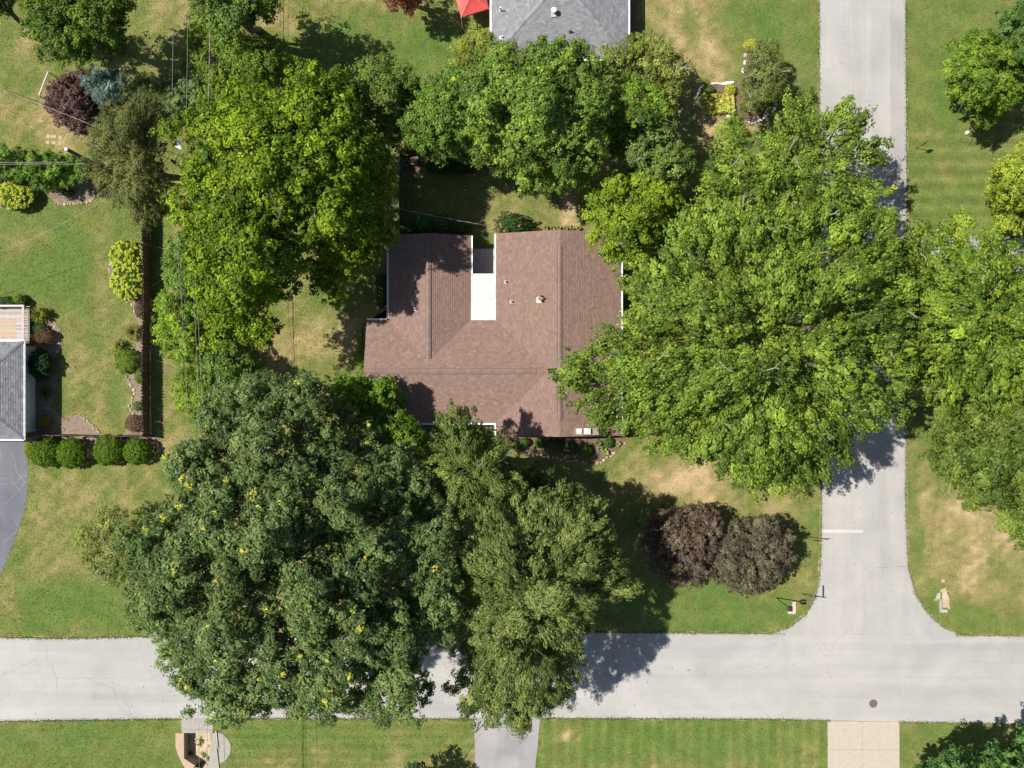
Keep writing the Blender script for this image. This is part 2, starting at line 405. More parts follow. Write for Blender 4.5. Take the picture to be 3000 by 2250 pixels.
def tree(name, label, cat, outline, H, He, rc=0.75, lai=2.6, L=0.21, Wd=0.13, col=None, gap=0.0, gapwl=2.2, style='round',
         group=None, seed=1, r0=0.3, Dm=5.5, lobe=1.3, lobewl=5.0, low=1.0, twigs=0, flecks=0, nlimb=7, cvar=0.2, trunkfrac=0.45,
         fleckcol=(0.40, 0.36, 0.03), spf=1.32, upb=0.9, base_shift=(0, 0), units='o', avoid=(), an0=1.45, grow=5):
    rng = np.random.default_rng(seed * 101 + 5)
    gm = np.mean(np.array(outline), 0); outline = [(x + grow * (x - gm[0]) / (np.hypot(x - gm[0], y - gm[1]) + 1e-6), y + grow * (y - gm[1]) / (np.hypot(x - gm[0], y - gm[1]) + 1e-6)) for x, y in outline]
    poly = Os(outline) if units == 'o' else outline
    hm = (H + He) / 2.0; kpx = F / (CAMH - hm)           # photo pixels per metre at mean crown height
    xs = np.array([p[0] for p in poly]); ys = np.array([p[1] for p in poly])
    mxp = np.array([xs.mean(), ys.mean()]); ind = np.array([1500.0, 1125.0]) - mxp; rd = np.hypot(*ind); ind = ind / (rd + 1e-6)
    pr_ = (xs - mxp[0]) * ind[0] + (ys - mxp[1]) * ind[1]; radp = max(pr_.max(), 30); tilt = max(0, He - 1.6) * 0.95 * min(1.0, max(0, rd - 350) / 750)
    def layer(sp, inset, dz0, dz1, skip):
        s = sp * kpx
        gx, gy = np.meshgrid(np.arange(xs.min(), xs.max(), s), np.arange(ys.min(), ys.max(), s * 0.866))
        gx = gx + (np.arange(gx.shape[0]) % 2)[:, None] * s * 0.5
        gx = (gx + rng.uniform(-0.42, 0.42, gx.shape) * s).ravel(); gy = (gy + rng.uniform(-0.42, 0.42, gy.shape) * s).ravel()
        k = inside(gx, gy, poly); gx, gy = gx[k], gy[k]
        d = dist_poly(gx, gy, poly) / kpx
        k = d > inset * rng.uniform(0.4, 1.3, len(d))
        for ax_, ay_, ar_ in avoid: k &= np.hypot(gx - ax_, gy - ay_) > ar_
        gx, gy, d = gx[k], gy[k], d[k]
        if not len(d): return np.zeros((0, 3)), np.zeros(0)
        dm = max(0.6, min(Dm, d.max())); t = np.clip(d / dm, 0, 1)
        z = He + (H - He) * np.sqrt(np.clip(1 - (1 - t) ** 2, 0, 1))
        X = (gx - 1500) / kpx; Y = (1125 - gy) / kpx
        sx = np.clip(((gx - mxp[0]) * ind[0] + (gy - mxp[1]) * ind[1]) / radp, 0, 1.2); z = z - tilt * sx
        z = z + (1.15 * lobe * WaveNoise(lobewl, seed)(X, Y) + 0.55 * min(1, H / 9) * WaveNoise(max(1.5, lobewl * 0.45), seed + 9)(X, Y)) * np.clip(t * 2, 0.25, 1) - rng.uniform(dz0, dz1, len(z))
        z = np.maximum(z, rc * 0.7)
        if skip > 0:
            g = WaveNoise(gapwl, seed + 50)(X, Y) + 0.2 * rng.normal(size=len(X)) - 0.5 * np.clip(1 - t * 3, 0, 1) * 0.4
            k = (g > np.quantile(g, min(0.95, skip))) | ((t < 0.22) & (rng.random(len(t)) < 0.8)); gx, gy, z, t = gx[k], gy[k], z[k], t[k]
        kk = (CAMH - z) / F
        return np.stack([(gx - 1500) * kk, (1125 - gy) * kk, z], -1), t
    rc = rc * 0.95
    gapwl = gapwl * 0.6; lai = lai * 1.1
    C1, t1 = layer(rc * spf, rc * 0.55, 0.0, 0.9, gap)
    parts = [(C1, 1.0, lai)]
    if low > 0:
        C2, t2 = layer(rc * spf * 1.0, rc * 0.9, 1.0, 2.8, gap * 0.6)
        parts.append((C2, 1.15, lai * 0.5 * low))
        if H - He > 3.5:
            C3, t3 = layer(rc * spf * 1.8, rc * 2.0, 3.6, 6.5, gap * 0.6); parts.append((C3, 1.3, lai * 0.5 * low))
    cx, cy = C1[:, 0].mean() + base_shift[0], C1[:, 1].mean() + base_shift[1]
    root = thing(name, (cx, cy, 0), label, cat, group)
    bo = 1.9 * min(1.0, tilt / 3.0); bxy = (cx - ind[0] * bo, cy + ind[1] * bo)
    col = col or [(0.05, 0.09, 0.02), (0.09, 0.14, 0.03)]
    out = []
    for C, rs, la in parts:
        if not len(C): continue
        R = rc * rs * rng.uniform(0.72, 1.2, len(C))
        ax = C - np.array([cx, cy, 0]); ax[:, 2] = 0; ax = unit(ax + rng.normal(size=ax.shape) * 0.62 * np.array([1, 1, 0.3])); ax[:, 2] = 0.12; ax = unit(ax)
        if style == 'round': an = 1.0
        else: an = an0; R = R * (0.86 if an0 < 1.6 else 0.7)
        out.append(clump_leaves(C, R, ax, an, la, L, Wd, col, cvar, rng, upb=upb))
    if flecks:
        k = rng.choice(len(C1), min(flecks, len(C1)), replace=False)
        Cf = C1[k] + np.stack([rng.normal(size=len(k)) * 0.3, rng.normal(size=len(k)) * 0.3, np.full(len(k), rc * 0.55)], -1)
        out.append(clump_leaves(Cf, rng.uniform(0.10, 0.27, len(k)), Cf * 0, 1.0, 1.7, L * 0.8, Wd * 0.8, [fleckcol, tuple(v * 1.3 for v in fleckcol)], 0.1, rng))
    A = [np.concatenate([o[i] for o in out]) for i in range(6)]
    A[0] = A[0] - np.array([cx, cy, 0])
    add_leafobj('crown', root, *A)
    k = rng.permutation(np.nonzero(t1 >= min(0.45, np.quantile(t1, 0.5)))[0])[:nlimb]
    limbs_for(root, (bxy[0], bxy[1], 0), (bxy[0] * .5 + cx * .5 + rng.normal() * 0.3, bxy[1] * .5 + cy * .5 + rng.normal() * 0.3, max(0.4, (He * trunkfrac + 0.2 * H) * (1 - 0.4 * min(1, tilt / 5)))), [tuple(C1[i] - np.array([0, 0, rc * 0.2])) for i in k], r0, rng)
    for q in range(twigs):
        i = rng.integers(len(C1)); c = Vector(C1[i]) + Vector((0, 0, rc * 0.6)); a = rng.uniform(0, 2 * math.pi); l = rng.uniform(0.5, 1.3)
        e = c + Vector((math.cos(a) * l, math.sin(a) * l, 0.25)); m_ = c.lerp(e, 0.5) + Vector((rng.normal() * 0.08, rng.normal() * 0.08, 0.1))
        mb = MB().tube([c, m_, e], [0.035, 0.025, 0.01], 4)
        for s_ in range(2):
            f = m_ + Vector((math.cos(a + rng.normal() * 0.7) * l * 0.5, math.sin(a + rng.normal() * 0.7) * l * 0.5, 0.12)); mb.tube([m_, f], [0.018, 0.006], 4)
        mk('bare_branch', mb, M_TWIG, root)
    return root

def circ(px, py, rx, ry=None, n=14, jag=0.08, seed=0):
    ry = ry or rx; r = random.Random(seed * 7 + int(px))
    return [(px + rx * math.cos(2 * math.pi * i / n) * (1 + r.uniform(-jag, jag)), py + ry * math.sin(2 * math.pi * i / n) * (1 + r.uniform(-jag, jag))) for i in range(n)]

def bush(name, label, cat, px, py, r, h, col, group=None, seed=1, L=0.09, Wd=0.06, lai=3.2, ry=None, smooth=True, flowers=None, bump_=0.08):
    """dense clipped or mounded shrub: leaves on a rounded body; px,py,r in photo pixels at mid height"""
    rng = np.random.default_rng(seed * 31 + 3); c = P(px, py, h * 0.6); k = (CAMH - h * 0.6) / F; R = r * k; Ry = (ry or r) * k
    root = thing(name, (c.x, c.y, 0), label, cat, group)
    n = int(lai * math.pi * R * Ry * 1.9 / (0.5 * L * Wd))
    d = unit(rng.normal(size=(n, 3))); d[:, 2] = np.abs(d[:, 2]) * 1.0 - 0.25 * (rng.random(n) < 0.4); d = unit(d)
    bn = WaveNoise(0.7, seed); bb = 1 + bump_ * bn(d[:, 0] * 2 + d[:, 2], d[:, 1] * 2) * (1 if smooth else 2)
    rr = bb * np.where(rng.random(n) < 0.75, rng.uniform(0.9, 1.03, n), rng.uniform(0.5, 0.95, n))
    C = d * rr[:, None] * np.array([R, Ry, h * 0.52]); C[:, 2] += h * 0.47
    C[:, 2] = np.maximum(C[:, 2], 0.03)
    nr = d + rng.normal(size=(n, 3)) * 0.6 + np.array([0, 0, 0.25]); D = rng.normal(size=(n, 3))
    col = np.array(col, float); mx = rng.random((n, 1)); T = (col[0] * (1 - mx) + col[1] * mx) * rng.uniform(0.75, 1.3, (n, 1))
    add_leafobj('foliage', root, C, nr, D, L * rng.uniform(0.7, 1.3, n), Wd * rng.uniform(0.7, 1.3, n), T)
    mb = MB().tube([(c.x, c.y, -0.05), (c.x, c.y, h * 0.5)], [0.05, 0.03], 6)
    for a in range(5):
        th = a * 1.26; mb.tube([(c.x, c.y, 0.05), (c.x + math.cos(th) * R * 0.6, c.y + math.sin(th) * Ry * 0.6, h * 0.7)], [0.025, 0.01], 4)
    mk('stem', mb, M_BARK, root)
    if flowers:
        nf, fs, fc = flowers; d = unit(rng.normal(size=(nf, 3))); d[:, 2] = np.abs(d[:, 2]) + 0.15; d = unit(d)
        C = d * np.array([R, Ry, h * 0.52]) * 1.03; C[:, 2] += h * 0.47
        P3, nn, DD, l, w_, T = clump_leaves(C, np.full(nf, fs), C * 0, 1.0, 2.6, fs * 0.55, fs * 0.45, [fc, tuple(v * 0.8 for v in fc)], 0.1, rng)
        add_leafobj('blossom', root, P3, nn, DD, l, w_, T)
    return root

def rosette(name, label, cat, px, py, r, h, c1, c2, group=None, seed=1, nb=26, wd=0.055):
    """plant of arching strap or hosta leaves; each blade folded geometry"""
    rng = random.Random(seed); c = P(px, py, h * 0.5); R = r * CAMH / F
    root = thing(name, (c.x, c.y, 0), label, cat, group); mb = MB()
    for i in range(nb):
        a = rng.uniform(0, 2 * math.pi); l = R * rng.uniform(0.55, 1.05); hh = h * rng.uniform(0.5, 1.1)
        u = Vector((math.cos(a), math.sin(a), 0)); s = Vector((-u.y, u.x, 0)); w_ = wd * rng.uniform(0.7, 1.3)
        o = Vector((c.x, c.y, 0.02)); p1 = o + u * l * 0.35 + Vector((0, 0, hh * 0.8)); p2 = o + u * l * 0.72 + Vector((0, 0, hh)); p3 = o + u * l + Vector((0, 0, hh * 0.6))
        t = rng.random(); cc = tuple((x * (1 - t) + y * t) * rng.uniform(0.8, 1.2) for x, y in zip(c1, c2))
        mb.face([o - s * w_ * 0.2, o + s * w_ * 0.2, p1 + s * w_ * 0.5, p1 - s * w_ * 0.5], cc)
        mb.face([p1 - s * w_ * 0.5, p1 + s * w_ * 0.5, p2 + s * w_ * 0.5, p2 - s * w_ * 0.5], cc)
        mb.face([p2 - s * w_ * 0.5, p2 + s * w_ * 0.5, p3], cc)
    mk('leaves', mb, LEAF, root); return root

# ================================================================== GROUND
ZONES = [  # ox, oy, rx, ry, dryness, strength  (overview units)
    (800, 100, 250, 80, 0.05, 0.9), (960, 110, 70, 45, -0.15, 1), (800, 0, 110, 18, 0.9, 0.8), (700, 30, 60, 30, 0.5, .5), (1480, 110, 95, 160, 0.80, 1),
    (1440, 60, 40, 60, 0.6, .6), (1670, 60, 95, 80, -0.05, 1), (1540, 270, 90, 40, 0.85, .9), (1735, 120, 40, 90, 0.2, .7), (1600, 300, 80, 50, 0.8, .8),
    (2080, 220, 160, 300, 0.08, 0.95), (2190, 240, 40, 30, 0.9, 0.9), (2090, 330, 110, 60, 0.42, .6), (2040, 420, 80, 60, 0.12, .5), (1970, 100, 14, 160, 0.1, .8),
    (2100, 1150, 115, 150, 0.86, .95), (1978, 1080, 16, 160, 0.15, .9), (2040, 1320, 80, 26, 0.1, .9), (2120, 1340, 100, 28, 0.15, .9), (2190, 1080, 40, 40, 0.9, .8),
    (1500, 1010, 190, 65, 0.74, .9), (1490, 1045, 60, 34, 1.35, 1), (1530, 1075, 50, 25, 1.15, .8), (1620, 1120, 120, 60, 0.6, .7), (1540, 1315, 240, 46, 0.0, .95), (1490, 1350, 220, 16, -0.05, .8),
    (1740, 1200, 30, 130, 0.35, .8), (150, 560, 190, 100, -0.02, 1), (240, 560, 40, 80, 0.5, .7), (210, 700, 80, 90, 0.45, .8), (200, 860, 80, 60, 0.5, .7), (120, 620, 90, 50, -.05, .8), (30, 520, 60, 30, .5, .5),
    (120, 1060, 200, 60, 0.5, .8), (100, 1180, 150, 120, 0.5, .7), (180, 1300, 230, 60, 0.0, .95), (130, 1350, 220, 22, -0.05, .95), (10, 1300, 30, 60, 0.6, .7),
    (40, 230, 60, 110, 0.5, .9), (120, 300, 80, 40, 0.85, .9), (200, 300, 40, 20, 0.9, .8), (380, 700, 30, 230, 0.85, .95), (380, 960, 40, 60, 0.8, .9), (600, 40, 60, 30, .8, .7), (400, 30, 60, 50, .9, .7), (215, 165, 40, 20, 1.1, .9),
    (620, 700, 60, 80, 0.5, .9), (620, 760, 50, 40, 0.85, .9), (730, 740, 60, 60, 0.95, .9), (590, 330, 120, 90, .9, .8), (1100, 440, 130, 50, 0.4, .9), (1240, 440, 30, 30, 1.3, .9), (1240, 480, 40, 20, 1.0, .9), (1050, 520, 30, 30, .2, .8),
    (200, 1620, 240, 70, 0.05, .95), (700, 1590, 260, 40, 0.02, .95), (880, 1640, 150, 40, 0.55, .7), (1440, 1600, 320, 60, -0.03, 1), (1480, 1650, 200, 18, 0.3, .6), (1220, 1590, 30, 16, 0.9, .7), (1015, 1600, 12, 40, .8, .8), (2060, 1600, 110, 40, 0.1, .9),
    (650, 1250, 200, 130, 1.1, .8), (440, 1290, 60, 30, 1.3, .9),
]
def lawn_tint(X, Y):
    kx = F / CAMH / OS; ox = 1106 + X * kx; oy = 829.5 - Y * kx
    d = np.full(X.shape, 0.32); n1 = WaveNoise(6.0, 3); wx = n1(X, Y) * 22; wy = n1(Y + 50, X) * 22
    for a, b, rx, ry, v, s in ZONES:
        g = np.exp(-(((ox + wx - a) / rx) ** 2 + ((oy + wy - b) / ry) ** 2) ** 1.3) * s; d = d * (1 - g) + v * g
    am_ = np.clip(0.35 + 1.1 * d, 0.3, 1.2)
    d = d + 0.02 + am_ * (0.24 * WaveNoise(3.2, 5, 14)(X, Y) + 0.17 * WaveNoise(1.3, 6, 14)(X, Y) + 0.14 * WaveNoise(0.75, 8, 14)(X, Y))
    # mowing stripes on the lawns south of the street and east of the side street
    st = np.maximum(-.2, np.sin(ox / 4.3 + 0.9 * WaveNoise(9, 9)(X, Y))) * 0.17 * ((oy > 1555) & (ox > 1160) & (ox < 1790)) + np.sin(oy / 3.3) * 0.09 * ((oy > 1555) & (ox > 480) & (ox < 1030)) + np.sin(oy / 5.0 + WaveNoise(14, 19)(X, Y)) * 0.14 * ((ox > 1960) & (oy > 280) & (oy < 480))
    d = np.clip(d + st * .6, 0, 1.35)
    lush = np.array([0.088, 0.138, 0.032]); gr = np.array([0.130, 0.148, 0.043]); dry = np.array([0.248, 0.205, 0.096]); tan = np.array([0.36, 0.275, 0.165])
    xs = [0.0, 0.35, 0.85, 1.25]
    T = np.stack([np.interp(d, xs, [c[i] for c in (lush, gr, dry, tan)]) for i in range(3)], -1)
    return T * (1 + 0.08 * WaveNoise(2.0, 12)(X, Y) + 0.7 * st)[..., None]

# the open culvert pit beside the street: faces left out of the sheet here
PIT = (P(536, 2146), P(617, 2262)); PIT2 = (P(2759, 1728), P(2777, 1781))
def axis_pts(a, b, st):
    return np.concatenate([[-1500, -400, -150, -80], np.arange(a, b + st / 2, st), [80, 150, 400, 1500]])
gx = axis_pts(-44.0, 44.0, 0.22); gy = axis_pts(-34.1, 33.0, 0.22)
def snap(arr, v): arr[np.argmin(abs(arr - v))] = v
for pit in (PIT, PIT2):
    for p in pit: snap(gx, p.x); snap(gy, p.y)
XX, YY = np.meshgrid(gx, gy); ny, nx = XX.shape
Z = np.zeros_like(XX)
vv = np.stack([XX, YY, Z], -1).reshape(-1, 3)
I, J = np.meshgrid(np.arange(nx - 1), np.arange(ny - 1)); a = (J * nx + I).ravel()
cx_ = (XX[:-1, :-1] + XX[1:, 1:]).ravel() / 2; cy_ = (YY[:-1, :-1] + YY[1:, 1:]).ravel() / 2
keep = np.ones(len(a), bool)
for p0, p1 in (PIT, PIT2): keep &= ~((cx_ > p0.x) & (cx_ < p1.x) & (cy_ < p0.y) & (cy_ > p1.y))
a = a[keep]; q = np.stack([a, a + 1, a + nx + 1, a + nx], -1).astype(np.int32)
me = bpy.data.meshes.new('ground')
me.vertices.add(len(vv)); me.vertices.foreach_set('co', vv.ravel().astype(np.float32))
me.loops.add(q.size); me.loops.foreach_set('vertex_index', q.ravel())
me.polygons.add(len(q)); me.polygons.foreach_set('loop_start', np.arange(0, q.size, 4, dtype=np.int32))
at = me.attributes.new('tint', 'FLOAT_COLOR', 'POINT'); T = lawn_tint(XX, YY).reshape(-1, 3)
at.data.foreach_set('color', np.concatenate([T, np.ones((len(T), 1))], 1).astype(np.float32).ravel())
me.materials.append(M_LAWN); me.update(calc_edges=True)
g = bpy.data.objects.new('ground', me); COL.objects.link(g); g['kind'] = 'structure'

def wobble(pts, step=0.5, amp=0.04, seed=0):
    """subdivide a closed world polygon and roughen its edge"""
    r = random.Random(seed); out = []
    for i in range(len(pts)):
        a = Vector(pts[i]); b = Vector(pts[(i + 1) % len(pts)]); n = max(1, int((b - a).length / step))
        nrm = Vector((-(b - a).y, (b - a).x, 0)).normalized()
        for k in range(n):
            p = a.lerp(b, k / n)
            if k: p = p + nrm * r.uniform(-amp, amp)
            out.append(p)
    return out
def sheet(name, pxs, z, m, step=0.5, amp=0.04, seed=0, kind='structure', t=0.003):
    pts = wobble([P(x, y) for x, y in pxs], step, amp, seed)
    o = mk(name, MB().prism([(p.x, p.y) for p in pts], z - t, z, bottom=False), m, kind=kind); return o

EW_N = [(-900, 1866), (0, 1868), (180, 1871), (420, 1866), (900, 1860), (1400, 1855), (1717, 1853), (2250, 1857), (2306, 1857), (2860, 1862), (3000, 1864), (3900, 1868)]
EW_S = [(3900, 2128), (3000, 2120), (2640, 2114), (2430, 2110), (2250, 2106), (1580, 2103), (1390, 2106), (1215, 2104), (530, 2105), (0, 2112), (-900, 2118)]
NS = [(2400, -700), (2400, 0), (2401, 300), (2403, 800), (2407, 1500), (2406, 1620), (2400, 1700), (2388, 1755), (2362, 1800), (2310, 1840), (2250, 1858),
      (2860, 1864), (2800, 1858), (2760, 1837), (2715, 1795), (2680, 1740), (2660, 1660), (2652, 1500), (2655, 900), (2656, 700), (2654, 300), (2652, 0), (2650, -700)]
def expand(pxs, d):
    n = len(pxs); out = []
    for i in range(n):
        a = Vector(pxs[i - 1]); b = Vector(pxs[i]); c = Vector(pxs[(i + 1) % n])
        t = ((b - a).normalized() + (c - b).normalized()).normalized(); nn = Vector((t.y, -t.x)); out.append((b.x + nn.x * d, b.y + nn.y * d))
    return out
sheet('road_shoulder', [(x, y - 4.5) for x, y in EW_N] + [(x, y + 4) for x, y in EW_S], 0.004, M_FRINGE, 0.5, 0.06, 1)
sheet('road_shoulder', expand(NS, -5), 0.008, M_FRINGE, 0.5, 0.06, 2)
sheet('road', EW_N + EW_S, 0.016, M_ROADX, 0.35, 0.025, 3)
sheet('side_road', NS, 0.020, M_ROADY, 0.35, 0.02, 4)
sheet('driveway', [(1385, 2100), (1581, 2098), (1582, 2108), (1576, 2180), (1567, 2262), (1560, 2600), (1394, 2600), (1392, 2262), (1391, 2170)], 0.024, M_DRIVE, 0.4, 0.02, 5)
sheet('driveway', [(-400, 1276), (70, 1284), (78, 1320), (83, 1370), (81, 1430), (74, 1490), (60, 1535), (35, 1605), (12, 1660), (-30, 1750), (-400, 1760)], 0.012, M_ASPH, 0.3, 0.02, 6)
sheet('driveway', [(2650, 650), (2680, 676), (2760, 690), (3050, 700), (3300, 700), (3300, 800), (2760, 800), (2690, 815), (2650, 850)], 0.012, M_DRIVE, 0.4, 0.02, 7)
# long construction seams and joints pressed into the street surface
for i, pts in enumerate([[(0, 1988), (700, 1985)], [(1750, 1977), (2520, 1980), (3000, 1988)], [(2310, 1858), (2810, 1860)], [(2485, 30), (2487, 285)], [(2408, 1636), (2470, 1640)], [(2570, 1663), (2658, 1659)], [(2532, 0), (2532, 290)], [(1388, 2104.5), (1580, 2102.5)]]):
    mb = MB()
    for k in range(len(pts) - 1): 
        a = P(*pts[k]); b = P(*pts[k + 1]); n = max(2, int((b - a).length / 0.6)); pv = None
        for j in range(n + 1):
            p = a.lerp(b, j / n) + Vector((random.uniform(-.012, .012), random.uniform(-.012, .012), 0.0262)); 
            if pv is not None and random.random() < 0.93: mb.beam(pv, p, 0.022, 0.002)
            pv = p
    mk('road_seam', mb, M_IRON if i in (5, 7) else M_CONCG, kind='structure')
# paving strips resurfaced at different times
M_PATCH = road_material('asphalt_patch', False, base=(0.278, 0.270, 0.262), wear=.85); M_PATCHX = road_material('asphalt_patch_x', True, base=(0.306, 0.298, 0.284), wear=.86)
sheet('road_patch', [(2607, -300), (2649.5, -300), (2650, 300), (2652.5, 560), (2652, 648), (2612, 648), (2608, 290)], 0.023, M_PATCH, .5, .015, 31)
sheet('road_patch', [(2408, 200), (2484, 200), (2486, 286), (2500, 640), (2404, 640)], 0.0225, M_PATCHX, .5, .015, 32)
sheet('road_patch', [(90, 1873), (420, 1870), (700, 1866), (700, 1898), (400, 1904), (84, 1908)], 0.019, M_PATCHX, .5, .03, 33)
sheet('road_patch', [(270, 2030), (560, 2036), (900, 2033), (1300, 2036), (1300, 2062), (560, 2060), (268, 2050)], 0.019, M_PATCHX, .5, .03, 34)
sheet('road_patch', [(2620, 1886), (3000, 1882), (3300, 1884), (3300, 1950), (2700, 1942), (2600, 1920)], 0.019, M_PATCHX, .5, .04, 35)
# real hairline cracks wandering over the paving
def crack(px, py, ang, n, seed, z=0.0255, w_=0.016, m=None):
    r = random.Random(seed); mb = MB(); p = P(px, py, z); a = ang; w0 = w_
    for k in range(n):
        a += r.gauss(0, .35); a = a * .9 + ang * .1; q = p + Vector((math.cos(a), math.sin(a), 0)) * r.uniform(.12, .3)
        ux_, uy_ = np.array([1500 + q.x * F / CAMH]), np.array([1125 - q.y * F / CAMH])
        if not any(inside(ux_, uy_, pg)[0] for pg in (EW_N + EW_S, NS, [(1392, 2100), (1576, 2100), (1566, 2262), (1393, 2262)], [(-400, 1284), (70, 1290), (80, 1370), (78, 1430), (56, 1535), (0, 1670), (-400, 1760)])): break
        if r.random() < .88: mb.beam(p, q, w0 * r.uniform(.6, 1.3), .002)
        if r.random() < .07 and n > 12: mb.beam(q, q + Vector((math.cos(a + 1), math.sin(a + 1), 0)) * .5, w0 * .6, .002)
        p = q
    mk('road_crack', mb, m or M_CRACK, kind='structure')
M_CRACK = simple('crack', (.20, .195, .19), (.26, .25, .24), 3, .95)
for i, (x_, y_, a_, n_) in enumerate(((2290, 1862, -1.5, 30), (1800, 2100, 1.4, 26), (2900, 1870, -1.7, 24), (110, 1870, -1.5, 26), (380, 2100, 1.6, 28), (2100, 1975, .05, 50), (2420, 1640, 0.02, 34), (2560, 1240, -1.6, 40), (2430, 130, -.05, 34), (2520, 300, -1.5, 34), (2700, 2040, .1, 40), (1480, 2120, -1.4, 18), (1420, 2190, .1, 18), (2350, 1830, -.6, 30), (250, 1985, 0, 50))):
    crack(x_, y_, a_, n_, 200 + i)
for i, (x_, y_, a_, n_) in enumerate(((0, 1400, .1, 12), (30, 1310, -1.2, 22), (10, 1480, .4, 12), (40, 1520, -1.9, 16))): crack(x_, y_, a_, n_, 300 + i, .014, .02, M_CONCG)
# stop line
o = mk('stop_line', MB().prism([tuple(P(2407, 1551))[:2], tuple(P(2528, 1552))[:2], tuple(P(2528, 1560))[:2], tuple(P(2407, 1561))[:2]], 0.021, 0.025), M_PAINT, kind='structure')
# cream concrete driveway made of slabs
root = mk('driveway', MB().prism([tuple(P(2424, 2111))[:2], tuple(P(2635, 2115))[:2], tuple(P(2638, 2700))[:2], tuple(P(2424, 2700))[:2]], 0.004, 0.009), M_FRINGE, kind='structure')
ys_ = [2113, 2196, 2290, 2400, 2520, 2690]
for i in range(len(ys_) - 1):
    for x0, x1 in ((2425.5, 2526), (2526.8, 2634.5)):
        a = P(x0, ys_[i] + 0.4); b = P(x1, ys_[i + 1] - 0.4)
        mk('slab', MB().box(a.x, b.x, b.y, a.y, 0.0, 0.035 + random.uniform(0, .004)), M_CONC, root)

# beds
def bed(name, pxs, m, seed, label=None):
    return sheet(name, pxs, 0.03, m, 0.25, 0.06, seed)
bed('mulch_bed', [(100, 1010), (108, 960), (150, 930), (178, 965), (184, 1020), (160, 1050), (170, 1120), (150, 1190), (190, 1230), (225, 1215), (255, 1225), (290, 1262), (290, 1272), (100, 1272)], M_MULCHL, 11)
bed('mulch_bed', [(425, 690), (418, 800), (330, 740), (318, 790), (332, 850), (385, 890), (408, 960), (385, 1090), (372, 1120), (395, 1160), (385, 1200), (395, 1230), (358, 1272), (437, 1272), (440, 700)], M_MULCHL, 12)
bed('mulch_bed', [(120, 560), (170, 600), (226, 601), (267, 590), (305, 560), (260, 530), (180, 520), (0, 520), (0, 610), (80, 615)], M_MULCHL, 13)
bed('mulch_bed', [(1455, 1262), (1838, 1270), (1836, 1284), (1829, 1299), (1810, 1314), (1790, 1333), (1765, 1351), (1745, 1358), (1690, 1352), (1600, 1338), (1520, 1325), (1450, 1310)], M_MULCH, 14)
bed('mulch_bed', [(2058, 251), (2048, 264), (2044, 280), (2047, 295), (2050, 309), (2060, 322), (2080, 334), (2130, 345), (2150, 352), (2190, 362), (2230, 352), (2250, 340), (2268, 322), (2272, 300), (2272, 285), (2262, 262), (2262, 200), (2240, 150), (2200, 120), (2180, 140), (2178, 200), (2178, 243), (2140, 243), (2083, 244)], M_MULCH, 15)
bed('mulch_bed', [(1178, 455), (1400, 455), (1440, 500), (1400, 512), (1260, 505), (1180, 500)], M_MULCH, 16)
bed('mulch_bed', [(1180, 640), (1380, 650), (1385, 680), (1160, 690)], M_MULCH, 17)
bed('mulch_bed', [(80, 1276), (445, 1276), (470, 1300), (430, 1342), (240, 1345), (90, 1350)], M_MULCHL, 18)
bed('mulch_bed', [(1130, 700), (1145, 700), (1145, 930), (1100, 935), (1062, 950), (1062, 1060), (1082, 1060), (1082, 950), (1120, 900)], M_MULCH, 19)
bed('mulch_bed', [(1845, -200), (1868, -200), (1866, 60), (1872, 130), (1840, 130)], M_MULCH, 20)

# ------------------------------------------------------------------ grass: real tufts over the sheet (nobody could count them)
def lawn_mask(px, py):
    m = np.ones(px.shape, bool)
    for poly in (EW_N + EW_S, NS, [(1388, 2100), (1581, 2098), (1567, 2262), (1392, 2262)], [(2426, 2100), (2635, 2100), (2638, 2300), (2426, 2300)], [(0, 1284), (70, 1284), (83, 1370), (81, 1430), (60, 1535), (0, 1680)],
                 [(1140, 700), (1820, 690), (1820, 1270), (1455, 1270), (1455, 1235), (1080, 1235), (1080, 940), (1140, 940)], [(-50, 900), (108, 900), (108, 1265), (-50, 1265)], [(1445, -50), (1835, -50), (1835, 170), (1445, 170)],
                 [(505, 2100), (680, 2140), (680, 2260), (505, 2260)], [(2735, 1720), (2782, 1720), (2782, 1795), (2735, 1795)], [(2650, 650), (3050, 690), (3050, 800), (2650, 840)], [(2310, 1762), (2331, 1762), (2331, 1798), (2310, 1798)]):
        m &= ~inside(px, py, poly)
    return m
n = 330000
tx = RNG.uniform(-60, 3060, n); ty = RNG.uniform(-60, 2310, n); k = lawn_mask(tx, ty); tx, ty = tx[k], ty[k]
ex = []                      # extra, longer tufts where the mower misses: along the kerbless road edges
for pl in (EW_N[1:-1], EW_S[1:-1], NS[1:11], NS[11:22]):
    for i in range(len(pl) - 1):
        a = np.array(pl[i]); b = np.array(pl[i + 1]); L_ = np.hypot(*(b - a)); m_ = int(L_ * 5.0)
        t = RNG.random((m_, 1)); ex.append(a + (b - a) * t + RNG.normal(size=(m_, 2)) * np.array([2.6, 2.6]))
ex = np.concatenate(ex); k = ~(((ex[:, 0] > 2432) & (ex[:, 0] < 2630) & (ex[:, 1] > 2095)) | ((ex[:, 0] > 1398) & (ex[:, 0] < 1570) & (ex[:, 1] > 2090)) | ((ex[:, 0] > 532) & (ex[:, 0] < 640) & (ex[:, 1] > 2090)) | ((ex[:, 0] > 2300) & (ex[:, 0] < 2800) & (abs(ex[:, 1] - 1858) < 9))); ex = ex[k]; k = ~(inside(ex[:, 0], ex[:, 1], EW_N + EW_S) | inside(ex[:, 0], ex[:, 1], NS)) | (RNG.random(len(ex)) < 0.3); ex = ex[k]; nex = len(ex)
tx = np.concatenate([tx, ex[:, 0]]); ty = np.concatenate([ty, ex[:, 1]]); n = len(tx)
